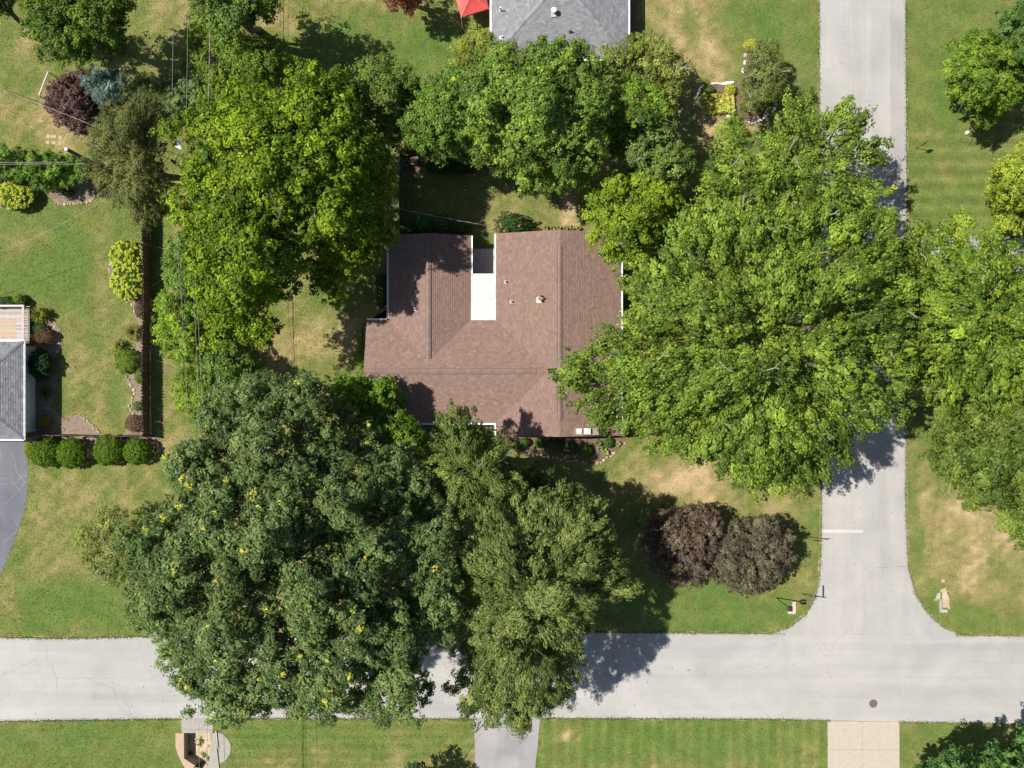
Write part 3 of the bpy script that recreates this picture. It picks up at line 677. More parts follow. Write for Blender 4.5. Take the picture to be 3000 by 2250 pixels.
X = (tx - 1500) / F * CAMH; Y = (1125 - ty) / F * CAMH
hgt = RNG.uniform(0.03, 0.085, n); hgt[-nex:] += 0.03; C = np.stack([X, Y, hgt * 0.35], -1)
D = np.stack([RNG.normal(size=n), RNG.normal(size=n), RNG.uniform(0.15, 0.9, n)], -1)
Nn = np.stack([RNG.normal(size=n) * 0.8, RNG.normal(size=n) * 0.8, np.ones(n)], -1)
T = lawn_tint(X, Y) * RNG.uniform(0.7, 1.45, (n, 1))
go = bpy.data.objects.new('grass', leaf_mesh('grass', C, Nn, D, RNG.uniform(0.07, 0.16, n), RNG.uniform(0.02, 0.05, n), np.clip(T * np.array([1.05, 1.05, 0.95]), 0.01, 0.6)))
COL.objects.link(go); tag(go, 'short mown grass of the lawns, green with dry tan patches', 'grass'); go['kind'] = 'stuff'
N_LEAF[0] = 0

# ================================================================== ROOFS
def clip_convex(sub, clip):
    """Sutherland-Hodgman, both counter-clockwise lists of (x, y)"""
    out = sub
    for i in range(len(clip)):
        ax, ay = clip[i]; bx, by = clip[(i + 1) % len(clip)]; inp = out; out = []
        if not inp: return []
        sx, sy = inp[-1]; ss = (bx - ax) * (sy - ay) - (by - ay) * (sx - ax)
        for ex_, ey in inp:
            se = (bx - ax) * (ey - ay) - (by - ay) * (ex_ - ax)
            if (se >= 0) != (ss >= 0):
                t = ss / (ss - se); out.append((sx + (ex_ - sx) * t, sy + (ey - sy) * t))
            if se >= 0: out.append((ex_, ey))
            sx, sy, ss = ex_, ey, se
    return out
def ccw(p):
    a = sum(p[k][0] * p[(k + 1) % len(p)][1] - p[(k + 1) % len(p)][0] * p[k][1] for k in range(len(p)))
    return p if a > 0 else p[::-1]

class Roof:
    def __init__(s, parent, pitch, ze, palette, expo=0.145, thick=0.02, seed=3, view=None):
        s.par = parent; s.pitch = pitch; s.ze = ze; s.pal = palette; s.expo = expo; s.th = thick; s.full = []; s.rest = MB(); s.body = MB(); s.r = random.Random(seed); s.view = view
        s.cn = WaveNoise(0.55, seed, 16)
    def color(s, x, y):
        v = float(s.cn(np.array(x), np.array(y))) + s.r.gauss(0, 0.5)
        k = 0
        if v > 0.95: k = 2
        elif v < -0.55: k = 1
        c = s.pal[k]; f = s.r.uniform(0.88, 1.13); return k, tuple(q * f for q in c)
    def slope(s, d, origin, pieces):
        """d: unit plan vector pointing uphill; origin: a point of the eave line; pieces: convex plan polygons"""
        d = Vector(d); tt = Vector((d.y, -d.x)); o = Vector(origin[:2]); dx = s.expo * math.cos(math.atan(s.pitch))
        zf = lambda x, y: s.ze + s.pitch * ((x - o.x) * d.x + (y - o.y) * d.y)
        pieces = [ccw([tuple(q[:2]) for q in p]) for p in pieces]
        for p in pieces:
            s.body.prism(p, s.ze - 0.16, [zf(*q) for q in p])
        U = Vector((tt.x, tt.y, 0)); V = Vector((d.x, d.y, s.pitch)).normalized(); Nv = U.cross(V)
        if Nv.z < 0: U = -U; Nv = U.cross(V)
        allp = [q for p in pieces for q in p]
        ts = [(q[0] - o.x) * tt.x + (q[1] - o.y) * tt.y for q in allp]; ss = [(q[0] - o.x) * d.x + (q[1] - o.y) * d.y for q in allp]
        row = 0; s0 = 0.0
        while s0 < max(ss) - 1e-4:
            t0 = min(ts) - s.r.uniform(0, 0.3)
            while t0 < max(ts):
                wd = s.r.choice((0.18, 0.24, 0.30)); t1 = t0 + wd
                rect = [(o.x + tt.x * a + d.x * b, o.y + tt.y * a + d.y * b) for a, b in ((t0, s0), (t1 - 0.006, s0), (t1 - 0.006, s0 + dx), (t0, s0 + dx))]
                cxm = (rect[0][0] + rect[2][0]) / 2; cym = (rect[0][1] + rect[2][1]) / 2
                t0 = t1
                if s.view and not (s.view[0] < cxm < s.view[1] and s.view[2] < cym < s.view[3]): continue
                rc_ = ccw(rect); got = False
                for p in pieces:
                    c = clip_convex(rc_, p)
                    if len(c) < 3: continue
                    ar = abs(sum(c[k][0] * c[(k + 1) % len(c)][1] - c[(k + 1) % len(c)][0] * c[k][1] for k in range(len(c)))) / 2
                    if ar < 2e-4: continue
                    k, col = s.color(cxm, cym)
                    if ar > 0.97 * dx * (wd - 0.006) and not got:
                        s.full.append((zf(cxm, cym), cxm, cym, U.copy(), V.copy(), Nv.copy(), wd, k, col, s0, dx)); got = True
                        s.full[-1] = s.full[-1] + (c, [zf(*q) + 0.006 + s.th * (1 - (((q[0] - o.x) * d.x + (q[1] - o.y) * d.y) - s0) / dx) for q in c], [zf(*q) - 0.002 for q in c])
                        continue
                    top = [zf(*q) + 0.006 + s.th * (1 - (((q[0] - o.x) * d.x + (q[1] - o.y) * d.y) - s0) / dx) for q in c]
                    s.rest.prism(c, [zf(*q) - 0.002 for q in c], top, col, bottom=False)
            s0 += dx; row += 1
    def finish(s, roofmat, pick, n=300):
        deck = mk('roof', s.body, roofmat, s.par)
        s.full.sort(key=pick)
        cache = {}
        for e in s.full[:n]:
            z, x, y, U, V, Nv, wd, k, col, s0, dx = e[:11]
            key = (wd, k, s.r.randrange(2))
            if key not in cache:
                m = MB(); w2 = wd / 2 - 0.003; l2 = s.expo / 2; c = tuple(q * (0.94 + 0.12 * key[2]) for q in s.pal[k])
                m.prism([(-w2, -l2), (w2, -l2), (w2, l2), (-w2, l2)], -0.002, [0.006 + s.th, 0.006 + s.th, 0.006, 0.006], c, bottom=False)
                cache[key] = mesh_of('shingle', m, M_TINT)
            R = Matrix((U, V, Nv)).transposed()
            put('shingle', cache[key], deck, (x, y, z), R)
        for e in s.full[n:]:
            s.rest.prism(e[11], e[13], e[12], e[8], bottom=False)
        mk('shingle_field', s.rest, M_TINT, deck, kind='stuff')
        return deck
ROOTLOC_DECK = None

def gutter(par, a, b, side, m=M_WHITE, z=None):
    """white box gutter along an eave from a to b; side: unit plan vector pointing outward"""
    a = Vector(a); b = Vector(b); u = (b - a).normalized(); s = Vector((side[0], side[1], 0)); mb = MB()
    base = a + s * 0.075; e = b + s * 0.075; dn = Vector((0, 0, -0.09))
    mb.beam(base + dn, e + dn, 0.11, 0.01); mb.beam(base + s * 0.055 + Vector((0, 0, -0.045)), e + s * 0.055 + Vector((0, 0, -0.045)), 0.022, 0.10)
    mb.beam(base - s * 0.055 + Vector((0, 0, -0.045)), e - s * 0.055 + Vector((0, 0, -0.045)), 0.015, 0.09)
    n = int((b - a).length / 0.8)
    for i in range(n): p = base.lerp(e, (i + 0.5) / n); mb.beam(p - s * 0.05, p + s * 0.05, 0.02, 0.006)
    return mk('gutter', mb, m, par)

def ridge_vent(par, a, b, col, w_=0.36, slope=0.38):
    a = Vector(a); b = Vector(b); u = (b - a).normalized(); s = Vector((-u.y, u.x, 0)); mb = MB(); n = int((b - a).length / 0.3)
    for i in range(n):
        p = a.lerp(b, i / n); q = a.lerp(b, (i + 1) / n) - u * 0.006; f = random.uniform(0.9, 1.1); c = tuple(v * f for v in col)
        for sg in (-1, 1):
            e = s * (sg * w_ / 2); dz = Vector((0, 0, -slope * w_ / 2)); t0 = Vector((0, 0, 0.075)); t1 = Vector((0, 0, 0.068))
            A, B_, C_, D_ = p + t0, q + t1, q + e + dz + t1, p + e + dz + t0
            mb.face([A, B_, C_, D_] if sg < 0 else [D_, C_, B_, A], c)
            mb.face([D_, C_, C_ - Vector((0, 0, 0.07)), D_ - Vector((0, 0, 0.07))], c)
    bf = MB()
    for sg in (-1, 1): bf.beam(a + s * (sg * (w_ / 2 + 0.02)) + Vector((0, 0, -slope * w_ / 2 + 0.03)), b + s * (sg * (w_ / 2 + 0.02)) + Vector((0, 0, -slope * w_ / 2 + 0.03)), 0.016, 0.05)  # black strips added to draw the thin shade lines beside the vent
    mk('vent_edge_shade', bf, M_BLACK, par)
    for p in (a, b):
        dz = Vector((0, 0, -slope * w_ / 2)); mb.face([p + Vector((0, 0, 0.07)), p + s * w_ / 2 + dz + Vector((0, 0, 0.07)), p + s * w_ / 2 + dz, p - s * w_ / 2 + dz, p - s * w_ / 2 + dz + Vector((0, 0, 0.07))], col)
    return mk('ridge_vent', mb, M_TINT, par)

def pipe_vent(par, x, y, z, r=0.06, h=0.35, base=M_WHITE, top=M_BLACK):
    v = mk('vent_pipe', MB().tube([(x, y, z - 0.1), (x, y, z + h)], r, 10), top, par)
    mk('flashing', MB().box(x - r * 2.4, x + r * 1.4, y - r * 1.9, y + r * 1.9, z - 0.09, z + 0.045), base, v)
    return v

def window(par, cx, cy, z0, z1, half, nrm, frame=M_WHITE):
    """window on a wall face: frame proud, pane behind it"""
    n = Vector((nrm[0], nrm[1], 0)); u = Vector((-n.y, n.x, 0)); c = Vector((cx, cy, (z0 + z1) / 2)); hh = (z1 - z0) / 2; mb = MB()
    for sg in (-1, 1):
        mb.frame_box(c + u * (sg * (half - 0.03)) + n * 0.03, u, Vector((0, 0, 1)), n, 0.04, hh, 0.03); mb.frame_box(c + Vector((0, 0, sg * (hh - 0.03))) + n * 0.031, u, Vector((0, 0, 1)), n, half - 0.07, 0.04, 0.029)
    mb.frame_box(c + n * 0.029, u, Vector((0, 0, 1)), n, 0.015, hh - 0.07, 0.02)
    w_ = mk('window', mb, frame, par)
    mk('pane', MB().frame_box(c + n * 0.012, u, Vector((0, 0, 1)), n, half - 0.06, hh - 0.06, 0.006), M_GLASS, w_)

# ---- main house
ZE = 2.7; PT = 0.38
E = lambda px, py: P(px, py, ZE)
xl0, xl1, xm0, xr0, xr1 = E(1139, 0).x, E(1379, 0).x, E(1074, 0).x, E(1453, 0).x, E(1819, 0).x
yN_L, yN_R = E(0, 690).y, E(0, 684).y; yA = E(0, 938).y; yB = E(0, 1239).y; yS = E(0, 1276).y
ym = (yA + yB) / 2; xlc = (xl0 + xl1) / 2; xrc = (xr0 + xr1) / 2; hl = (xl1 - xl0) / 2; hm_ = (yA - yB) / 2; hr = (xr1 - xr0) / 2
apx = xr0 + hm_; yv = yA - hl
house = thing('house', ((xm0 + xr1) / 2, ym, 0), 'brown shingled L-winged house with white gutters in the middle of the photo', 'house')
BROWN = [(0.182, 0.117, 0.096), (0.163, 0.109, 0.093), (0.215, 0.134, 0.092)]
M_ROOFB = simple('roof_felt_brown', (0.15, 0.105, 0.09), (0.12, 0.09, 0.08), 4, 0.9)
rf = Roof(house, PT, ZE, BROWN, seed=5, thick=0.03)
rf.slope((1, 0), (xr0, 0), [[(xr0, yN_R), (xrc, yN_R), (xrc, ym), (apx, ym), (xr0, yA)], [(xr0, yB), (apx, ym), (xrc, ym), (xrc, yS), (xr0, yS)]])
rf.slope((-1, 0), (xr1, 0), [[(xrc, yN_R), (xr1, yN_R), (xr1, yS), (xrc, yS)]])
rf.slope((0, -1), (0, yA), [[(xm0, yA), (xl0, yA), (xlc, yv), (xlc, ym), (xm0, ym)], [(xlc, ym), (xlc, yv), (xl1, yA), (xr0, yA), (apx, ym)]])
rf.slope((0, 1), (0, yB), [[(xm0, ym), (apx, ym), (xr0, yB), (xm0, yB)]])
rf.slope((1, 0), (xl0, 0), [[(xl0, yN_L), (xlc, yN_L), (xlc, yv), (xl0, yA)]])
rf.slope((-1, 0), (xl1, 0), [[(xlc, yN_L), (xl1, yN_L), (xl1, yA), (xlc, yv)]])
deck = rf.finish(M_ROOFB, lambda e: (-round(e[0], 1), e[1]))
zr, zt, zl = ZE + PT * hr, ZE + PT * hm_, ZE + PT * hl
bc = (0.180, 0.122, 0.102)
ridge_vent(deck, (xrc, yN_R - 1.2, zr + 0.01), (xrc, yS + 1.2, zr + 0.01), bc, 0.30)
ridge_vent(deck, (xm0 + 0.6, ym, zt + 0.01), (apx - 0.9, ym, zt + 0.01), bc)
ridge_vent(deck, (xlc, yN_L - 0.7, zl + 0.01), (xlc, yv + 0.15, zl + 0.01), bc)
for a, b, s in (((xl0, yA + 0.13, ZE), (xl0, yN_L, ZE), (-1, 0)), ((xm0, yA, ZE), (xl0 - 0.14, yA, ZE), (0, 1)), ((xl1, yA + 3.4, ZE), (xl1, yN_L, ZE), (1, 0)),
                ((xr0, yA + 3.4, ZE), (xr0, yN_R, ZE), (-1, 0)), ((xr1, yN_R, ZE), (xr1, yS, ZE), (1, 0)), ((xm0, yB, ZE), (xr0 - 0.14, yB, ZE), (0, -1)), ((xr0, yS, ZE), (xr0, yB - 0.01, ZE), (-1, 0))):
    gutter(house, a, b, s)
gutter(house, (xl1 + 0.02, yA + 3.38, ZE - 0.02), (xr0 - 0.02, yA + 3.38, ZE - 0.02), (0, 1))
# white membrane roof over the porch between the wings, two lapped sheets
yP = yA + 3.37; ysm = P(0, 893, ZE).y
fr = mk('porch_roof', MB().box(xl1 + 0.003, xr0 - 0.003, yA + 0.003, yP, ZE - 0.2, ZE - 0.012), M_MEMB, house)
mk('roof_sheet', MB().box(xl1 + 0.005, xr0 - 0.005, ysm, yP - 0.003, ZE - 0.012, ZE - 0.002), M_MEMB, fr)
mk('roof_sheet', MB().box(xl1 + 0.005, xr0 - 0.005, yA + 0.006, ysm - 0.03, ZE - 0.012, ZE + 0.01), M_MEMB, fr)
for x in (xl1 + 0.3, xr0 - 0.3): mk('porch_post', MB().box(x - 0.06, x + 0.06, yP - 0.3, yP - 0.18, 0.05, ZE - 0.2), M_WHITE, house)
# walls (brick, eaves overhanging half a metre)
wl = MB(); ov = 0.5
wl.box(xl0 + ov, xl1 - 0.25, yA - ov + 0.01, yN_L - 0.3, 0, ZE - 0.163); wl.box(xm0 + 0.3, xr0 + ov, yB + ov, yA - ov, 0, ZE - 0.163); wl.box(xr0 + 0.25, xr1 - ov, yS + 0.35, yN_R - 0.3, 0, ZE - 0.163)
mk('wall', wl, M_BRICK, house)
for x, y, n_, hw in ((xl0 + ov, yA + 2, (-1, 0), 0.6), (xm0 + 0.3, ym, (-1, 0), 0.9), (xr1 - ov, ym + 4, (1, 0), 0.8), (xr1 - ov, ym - 1, (1, 0), 0.8), (xm0 + 3, yB + ov, (0, -1), 0.9), (xm0 + 6, yB + ov, (0, -1), 0.9), (xrc + 1.2, yS + 0.35, (0, -1), 0.7),
                   (xrc - 1.6, yS + 0.35, (0, -1), 1.0), (xlc, yN_L - 0.3, (0, 1), 0.7), (xrc - 2, yN_R - 0.3, (0, 1), 0.7), (xrc + 2, yN_R - 0.3, (0, 1), 0.7)):
    window(house, x, y, 0.95, 2.1, hw, n_)
dr = mk('door', MB().frame_box(Vector((xr0 - 1.6, yB + ov, 1.05)), Vector((1, 0, 0)), Vector((0, 0, 1)), Vector((0, -1, 0)), 0.45, 1.03, 0.03), M_STOP, house)
mk('handle', MB().tube([(xr0 - 1.25, yB + ov - 0.03, 1.0), (xr0 - 1.25, yB + ov - 0.09, 1.0)], 0.025, 8), M_GALV, dr)
# chimney with two flue caps, flush with the south gable
zc = 5.0; a = P(1684, 1254, zc); b = P(1754, 1274.5, zc)
ch = mk('chimney', MB().box(a.x + 0.04, b.x - 0.04, b.y + 0.04, a.y - 0.04, 0, zc - 0.1), M_BRICK, house)
mk('crown_slab', MB().box(a.x, b.x, b.y, a.y, zc - 0.098, zc), simple('chimney_crown', (0.26, 0.22, 0.17), (0.17, 0.15, 0.12), 5, 0.9), ch)
for px0, px1, py0, py1, pk in ((1690, 1704, 1256.5, 1270, 0.02), (1712.5, 1730.5, 1254.5, 1271.5, 0.14)):
    p0 = P(px0, py0, zc + .2); p1 = P(px1, py1, zc + .2); mx_, my_ = (p0.x + p1.x) / 2, (p0.y + p1.y) / 2; zz = zc + 0.12 + (0.12 if pk > .1 else 0)
    m = MB()
    for x in (p0.x + .06, p1.x - .06):
        for y in (p0.y - .06, p1.y + .06): m.box(x - .015, x + .015, y - .015, y + .015, zc, zz)
    m.box(p0.x, p1.x, p1.y, p0.y, zz, zz + 0.025)
    for A, B_ in (((p0.x, p0.y), (p0.x, p1.y)), ((p0.x, p1.y), (p1.x, p1.y)), ((p1.x, p1.y), (p1.x, p0.y)), ((p1.x, p0.y), (p0.x, p0.y))):
        m.face([(A[0], A[1], zz + .027), (B_[0], B_[1], zz + .027), (mx_, my_, zz + .03 + pk)])
    mk('flue_cap', m, M_WHITE, ch)
def zroof(x, y):
    r = ZE + PT * min(x - xr0, xr1 - x) if xr0 <= x <= xr1 else 0; l = ZE + PT * min(x - xl0, xl1 - x) if xl0 <= x <= xl1 and y > yA - hl else 0
    t = ZE + PT * min(y - yB, yA - y) if xm0 <= x <= apx else 0; return max(r, l, t)
for px, py in ((1483, 826), (1500, 884.5), (1220, 907)):
    p = P(px, py, 3.2); pipe_vent(deck, p.x, p.y, zroof(p.x, p.y), 0.07, 0.22, M_GALV)
# whirling roof vent with petal hood
p = P(1585, 876, 3.9); z = zroof(p.x, p.y); m = MB().lathe((p.x, p.y, z), [(0.11, -0.05), (0.11, 0.22)], 12)
for k in range(4):
    th = k * math.pi / 2 + 0.1; q = Vector((p.x + 0.16 * math.cos(th), p.y + 0.16 * math.sin(th), z + 0.34)); m.lathe(tuple(q), [(0.05, -0.1), (0.10, -0.03), (0.10, 0.04), (0.04, 0.10)], 8)
vt = mk('roof_vent', m, M_RUST, deck)
mk('flashing', MB().box(p.x - 0.32, p.x + 0.06, p.y - 0.28, p.y + 0.14, z - 0.13, z + 0.035), M_WHITE, vt)
mk('vent_cap', MB().lathe((p.x, p.y, z + .25), [(0.07, 0), (0.1, 0.1), (0.03, 0.14)], 10), simple('vent_cap_tan', (0.45, 0.3, 0.2), (0.4, 0.26, 0.17), 5), vt)
M_PATIO = simple('patio_concrete', (0.50, 0.49, 0.46), (0.40, 0.395, 0.375), 2, 0.9)
# sheltered concrete patio between the wings
a = P(1380, 729); b = P(1451, 810)
pat = mk('patio', MB().box(a.x - 0.3, b.x + 0.2, yA - 0.3, a.y, 0.0, 0.06), M_MULCH, kind='structure')
xs_ = [a.x - 0.3, P(1420, 0).x, b.x + 0.2]; ys_ = [a.y, P(0, 778).y, P(0, 830).y, yA - 0.3]
for i in range(2):
    for j in range(3): mk('slab', MB().box(xs_[i] + .008, xs_[i + 1] - .008, ys_[j + 1] + .008, ys_[j] - .008, 0.05, 0.10), M_PATIO, pat)

# ---- grey roofed neighbours
GREY = [(0.178, 0.18, 0.192), (0.156, 0.159, 0.17), (0.21, 0.213, 0.222)]
GREYD = [(0.145, 0.15, 0.165), (0.115, 0.12, 0.135), (0.18, 0.185, 0.195)]
M_ROOFG = simple('roof_felt_grey', (0.16, 0.16, 0.17), (0.13, 0.13, 0.14), 4, 0.9)
def hip_caps(par, a, b, pal):
    a = Vector(a); b = Vector(b); u = (b - a).normalized(); pu = Vector((u.x, u.y, 0)).normalized(); s = Vector((-pu.y, pu.x, 0)); n = int((b - a).length / 0.22)
    cache = []
    for c in pal:
        m = MB(); L_, w2 = 0.13, 0.13
        for sg in (-1, 1):
            A = (-L_, 0, 0.03); B_ = (L_, 0, 0.015); C_ = (L_, sg * w2, -0.03); D_ = (-L_, sg * w2, -0.015)
            m.face([A, B_, C_, D_][::sg], c); m.face([D_, C_, (L_, sg * w2, -0.055), (-L_, sg * w2, -0.055)][::sg], c)
        m.face([(-L_, -w2, -0.015), (-L_, 0, 0.03), (-L_, w2, -0.015), (-L_, w2, -0.055), (-L_, -w2, -0.055)], c)
        cache.append(mesh_of('ridge_cap', m, M_TINT))
    R = Matrix((u, s, u.cross(s))).transposed()
    for i in range(n): put('ridge_cap', random.choice(cache), par, a.lerp(b, (i + 0.5) / n) + Vector((0, 0, 0.035)), R)

# house at the top edge
ze2 = 2.6; p0 = P(1440, 172, ze2); p1 = P(1840, 172, ze2); x0, x1, y0 = p0.x, p1.x, p0.y; hw = (x1 - x0) / 2; xc = (x0 + x1) / 2; y1 = y0 + 19.0
h2 = thing('house', (xc, y0 + 9, 0), 'grey hip-roofed house at the top edge with white gutters, behind the tall trees', 'house')
r2 = Roof(h2, PT, ze2, GREY, expo=0.16, thick=0.016, seed=9, view=(x0 - 1, x1 + 1, y0 - 1, 31.5))
r2.slope((1, 0), (x0, 0), [[(x0, y0), (xc, y0 + hw), (xc, y1 - hw), (x0, y1)]])
r2.slope((-1, 0), (x1, 0), [[(x1, y0), (x1, y1), (xc, y1 - hw), (xc, y0 + hw)]])
r2.slope((0, 1), (0, y0), [[(x0, y0), (x1, y0), (xc, y0 + hw)]])
r2.slope((0, -1), (0, y1), [[(x0, y1), (xc, y1 - hw), (x1, y1)]])
dk2 = r2.finish(M_ROOFG, lambda e: (e[2] > 29.6, -e[0]))
zz = ze2 + PT * hw
hip_caps(dk2, (x0, y0, ze2), (xc, y0 + hw, zz), GREY[1:]); hip_caps(dk2, (x1, y0, ze2), (xc, y0 + hw, zz), GREY[1:])
gutter(h2, (x0, y0, ze2), (x0, y1, ze2), (-1, 0)); gutter(h2, (x1, y0, ze2), (x1, y1, ze2), (1, 0)); gutter(h2, (x0, y0, ze2), (x1, y0, ze2), (0, -1))
mk('wall', MB().box(x0 + .5, x1 - .5, y0 + .5, y1 - .5, 0, ze2 - 0.163), M_BRICK, h2)
for yy in (y0 + 3, y0 + 7): window(h2, x1 - .5, yy, 0.95, 2.1, 0.7, (1, 0)); window(h2, x0 + .5, yy, 0.95, 2.1, 0.7, (-1, 0))
def z2(x, y): return ze2 + PT * min(x - x0, x1 - x, y - y0)
for px, py, mt, mbase, hh in ((1466, 24, M_WHITE, M_CONC, 0.75), (1469, 103, M_MEMB, M_WHITE, 0.35), (1672, 92, M_BLACK, M_BLACK, 0.35)):
    p = P(px, py, 3.4); pipe_vent(dk2, p.x, p.y, z2(p.x, p.y), 0.06, hh, mbase, mt)
p = P(1623, 29, 4.3); z = z2(p.x, p.y)
fl = mk('chimney', MB().lathe((p.x, p.y, z), [(0.12, -0.1), (0.12, 0.5), (0.2, 0.52), (0.2, 0.6), (0.06, 0.7)], 14), M_WHITE, dk2)
mk('flashing', MB().box(p.x - 0.2, p.x + 0.2, p.y - 0.32, p.y + 0.1, z - 0.15, z + 0.03), M_CONC, fl)

# house at the left edge
ze3 = 2.65; pr = P(68, 1000, ze3); pb = P(68, 1286, ze3); x1, ya, yb = pr.x, pr.y, pb.y; hw = (ya - yb) / 2; yc = (ya + yb) / 2; x0 = x1 - 12
h3 = thing('house', (x1 - 6, yc, 0), 'grey hip-roofed house with white siding cut by the left edge', 'house')
r3 = Roof(h3, PT, ze3, GREYD, expo=0.17, thick=0.02, seed=12, view=(-41.5, x1 + 1, yb - 1, ya + 1))
r3.slope((-1, 0), (x1, 0), [[(x1, yb), (x1, ya), (x1 - hw, yc)]])
r3.slope((0, -1), (0, ya), [[(x0, ya), (x0 + hw, yc), (x1 - hw, yc), (x1, ya)]])
r3.slope((0, 1), (0, yb), [[(x0, yb), (x1, yb), (x1 - hw, yc), (x0 + hw, yc)]])
r3.slope((1, 0), (x0, 0), [[(x0, yb), (x0 + hw, yc), (x0, ya)]])
dk3 = r3.finish(M_ROOFG, lambda e: (e[1] < -39.8, -e[0]))
hip_caps(dk3, (x1, ya, ze3), (x1 - hw, yc, ze3 + PT * hw), GREYD[:2]); hip_caps(dk3, (x1, yb, ze3), (x1 - hw, yc, ze3 + PT * hw), GREYD[:2])
gutter(h3, (x1, yb - .1, ze3), (x1, ya + .1, ze3), (1, 0)); gutter(h3, (x0, ya, ze3), (x1, ya, ze3), (0, 1)); gutter(h3, (x0, yb, ze3), (x1, yb, ze3), (0, -1))
wx = P(106, 0).x; wy0 = P(0, 1264).y; wy1 = P(0, 1016).y
mk('wall', MB().box(x0 + .5, wx - 0.03, wy0 + .02, wy1 - .02, 0, ze3 - 0.163), M_SIDING, h3)
for i in range(13):       # lapped siding boards on the visible wall
    z = 0.15 + i * 0.18; m = MB(); m.prism([(wx - 0.028, wy0), (wx + 0.0, wy0), (wx + 0.0, wy1), (wx - 0.028, wy1)], z, [z + 0.176] * 4)
    for k in range(len(m.v)):
        if m.v[k][0] > wx - 0.01 and m.v[k][2] > z + 0.1: m.v[k] = (wx - 0.018, m.v[k][1], m.v[k][2])
    mk('siding_board', m, M_SIDING, h3)
mk('downspout', MB().tube([(wx + 0.06, wy0 + 0.12, 0.05), (wx + 0.06, wy0 + 0.12, ze3 - 0.3), (x1 + 0.06, wy0 + 0.12, ze3 - 0.1)], 0.04, 6), M_WHITE, h3)
mk('foundation', MB().box(wx - 0.2, wx + 0.015, wy0 - .01, wy1 + .01, 0, 0.148), M_CONCG, h3)
# deck behind it
dx1 = P(87, 0, 0.6).x; dy0 = P(0, 1006, 0.6).y; dy1 = P(0, 897, 0.6).y
dk = thing('wooden_deck', (dx1 - 2, dy1 - 1.5, 0), 'weathered grey and tan wooden deck with baluster railing behind the left house', 'deck')
n = 20; bw = (dy1 - dy0) / n
for i in range(n):
    y = dy0 + i * bw; xj = P(46, 0, 0.6).x + random.uniform(-.03, .03)
    f = random.uniform(0.85, 1.12); grey = tuple(v * f for v in random.choice([(0.40, 0.36, 0.33), (0.33, 0.30, 0.28)])); tan_ = tuple(v * random.uniform(.9, 1.1) for v in (0.36, 0.295, 0.23))
    mk('deck_board', MB().box(xj + 0.006, dx1, y + .005, y + bw - .005, 0.56, 0.60 + random.uniform(0, .006), grey), M_WOOD, dk)
    mk('deck_board', MB().box(dx1 - 6, xj, y + .005, y + bw - .005, 0.56, 0.60 + random.uniform(0, .006), tan_ if 1 < i < 13 else grey), M_WOOD, dk)
mk('deck_frame', MB().box(dx1 - 6, dx1 - .02, dy0, dy1 - .02, 0.32, 0.556, (0.25, 0.2, 0.16)), M_WOOD, dk)
for x in (dx1 - 0.1, dx1 - 2.4): 
    for y in (dy0 + 0.1, dy1 - 0.12): mk('post', MB().box(x - .05, x + .05, y - .05, y + .05, 0, 1.5, (0.34, 0.3, 0.27)), M_WOOD, dk)
mk('top_rail', MB().box(dx1 - 0.13, dx1 + 0.03, dy0, dy1 + 0.03, 1.5, 1.54, (0.42, 0.35, 0.33)), M_WOOD, dk); mk('top_rail', MB().box(dx1 - 6, dx1 - 0.135, dy1 - 0.12, dy1 + 0.03, 1.5, 1.54, (0.48, 0.43, 0.38)), M_WOOD, dk)
mk('bottom_rail', MB().box(dx1 - 0.075, dx1 - 0.025, dy0 + .06, dy1 - .18, 0.68, 0.74, (0.36, 0.3, 0.27)), M_WOOD, dk)
bl = mesh_of('baluster', MB().box(-.018, .018, -.018, .018, 0, 0.74, (0.40, 0.33, 0.28)), M_WOOD)
n = int((dy1 - dy0 - .2) / 0.125)
for i in range(n): put('baluster', bl, dk, (dx1 - 0.05, dy0 + 0.12 + i * 0.125, 0.76))
for i in range(40): put('baluster', bl, dk, (dx1 - 0.2 - i * 0.125, dy1 - 0.05, 0.76))

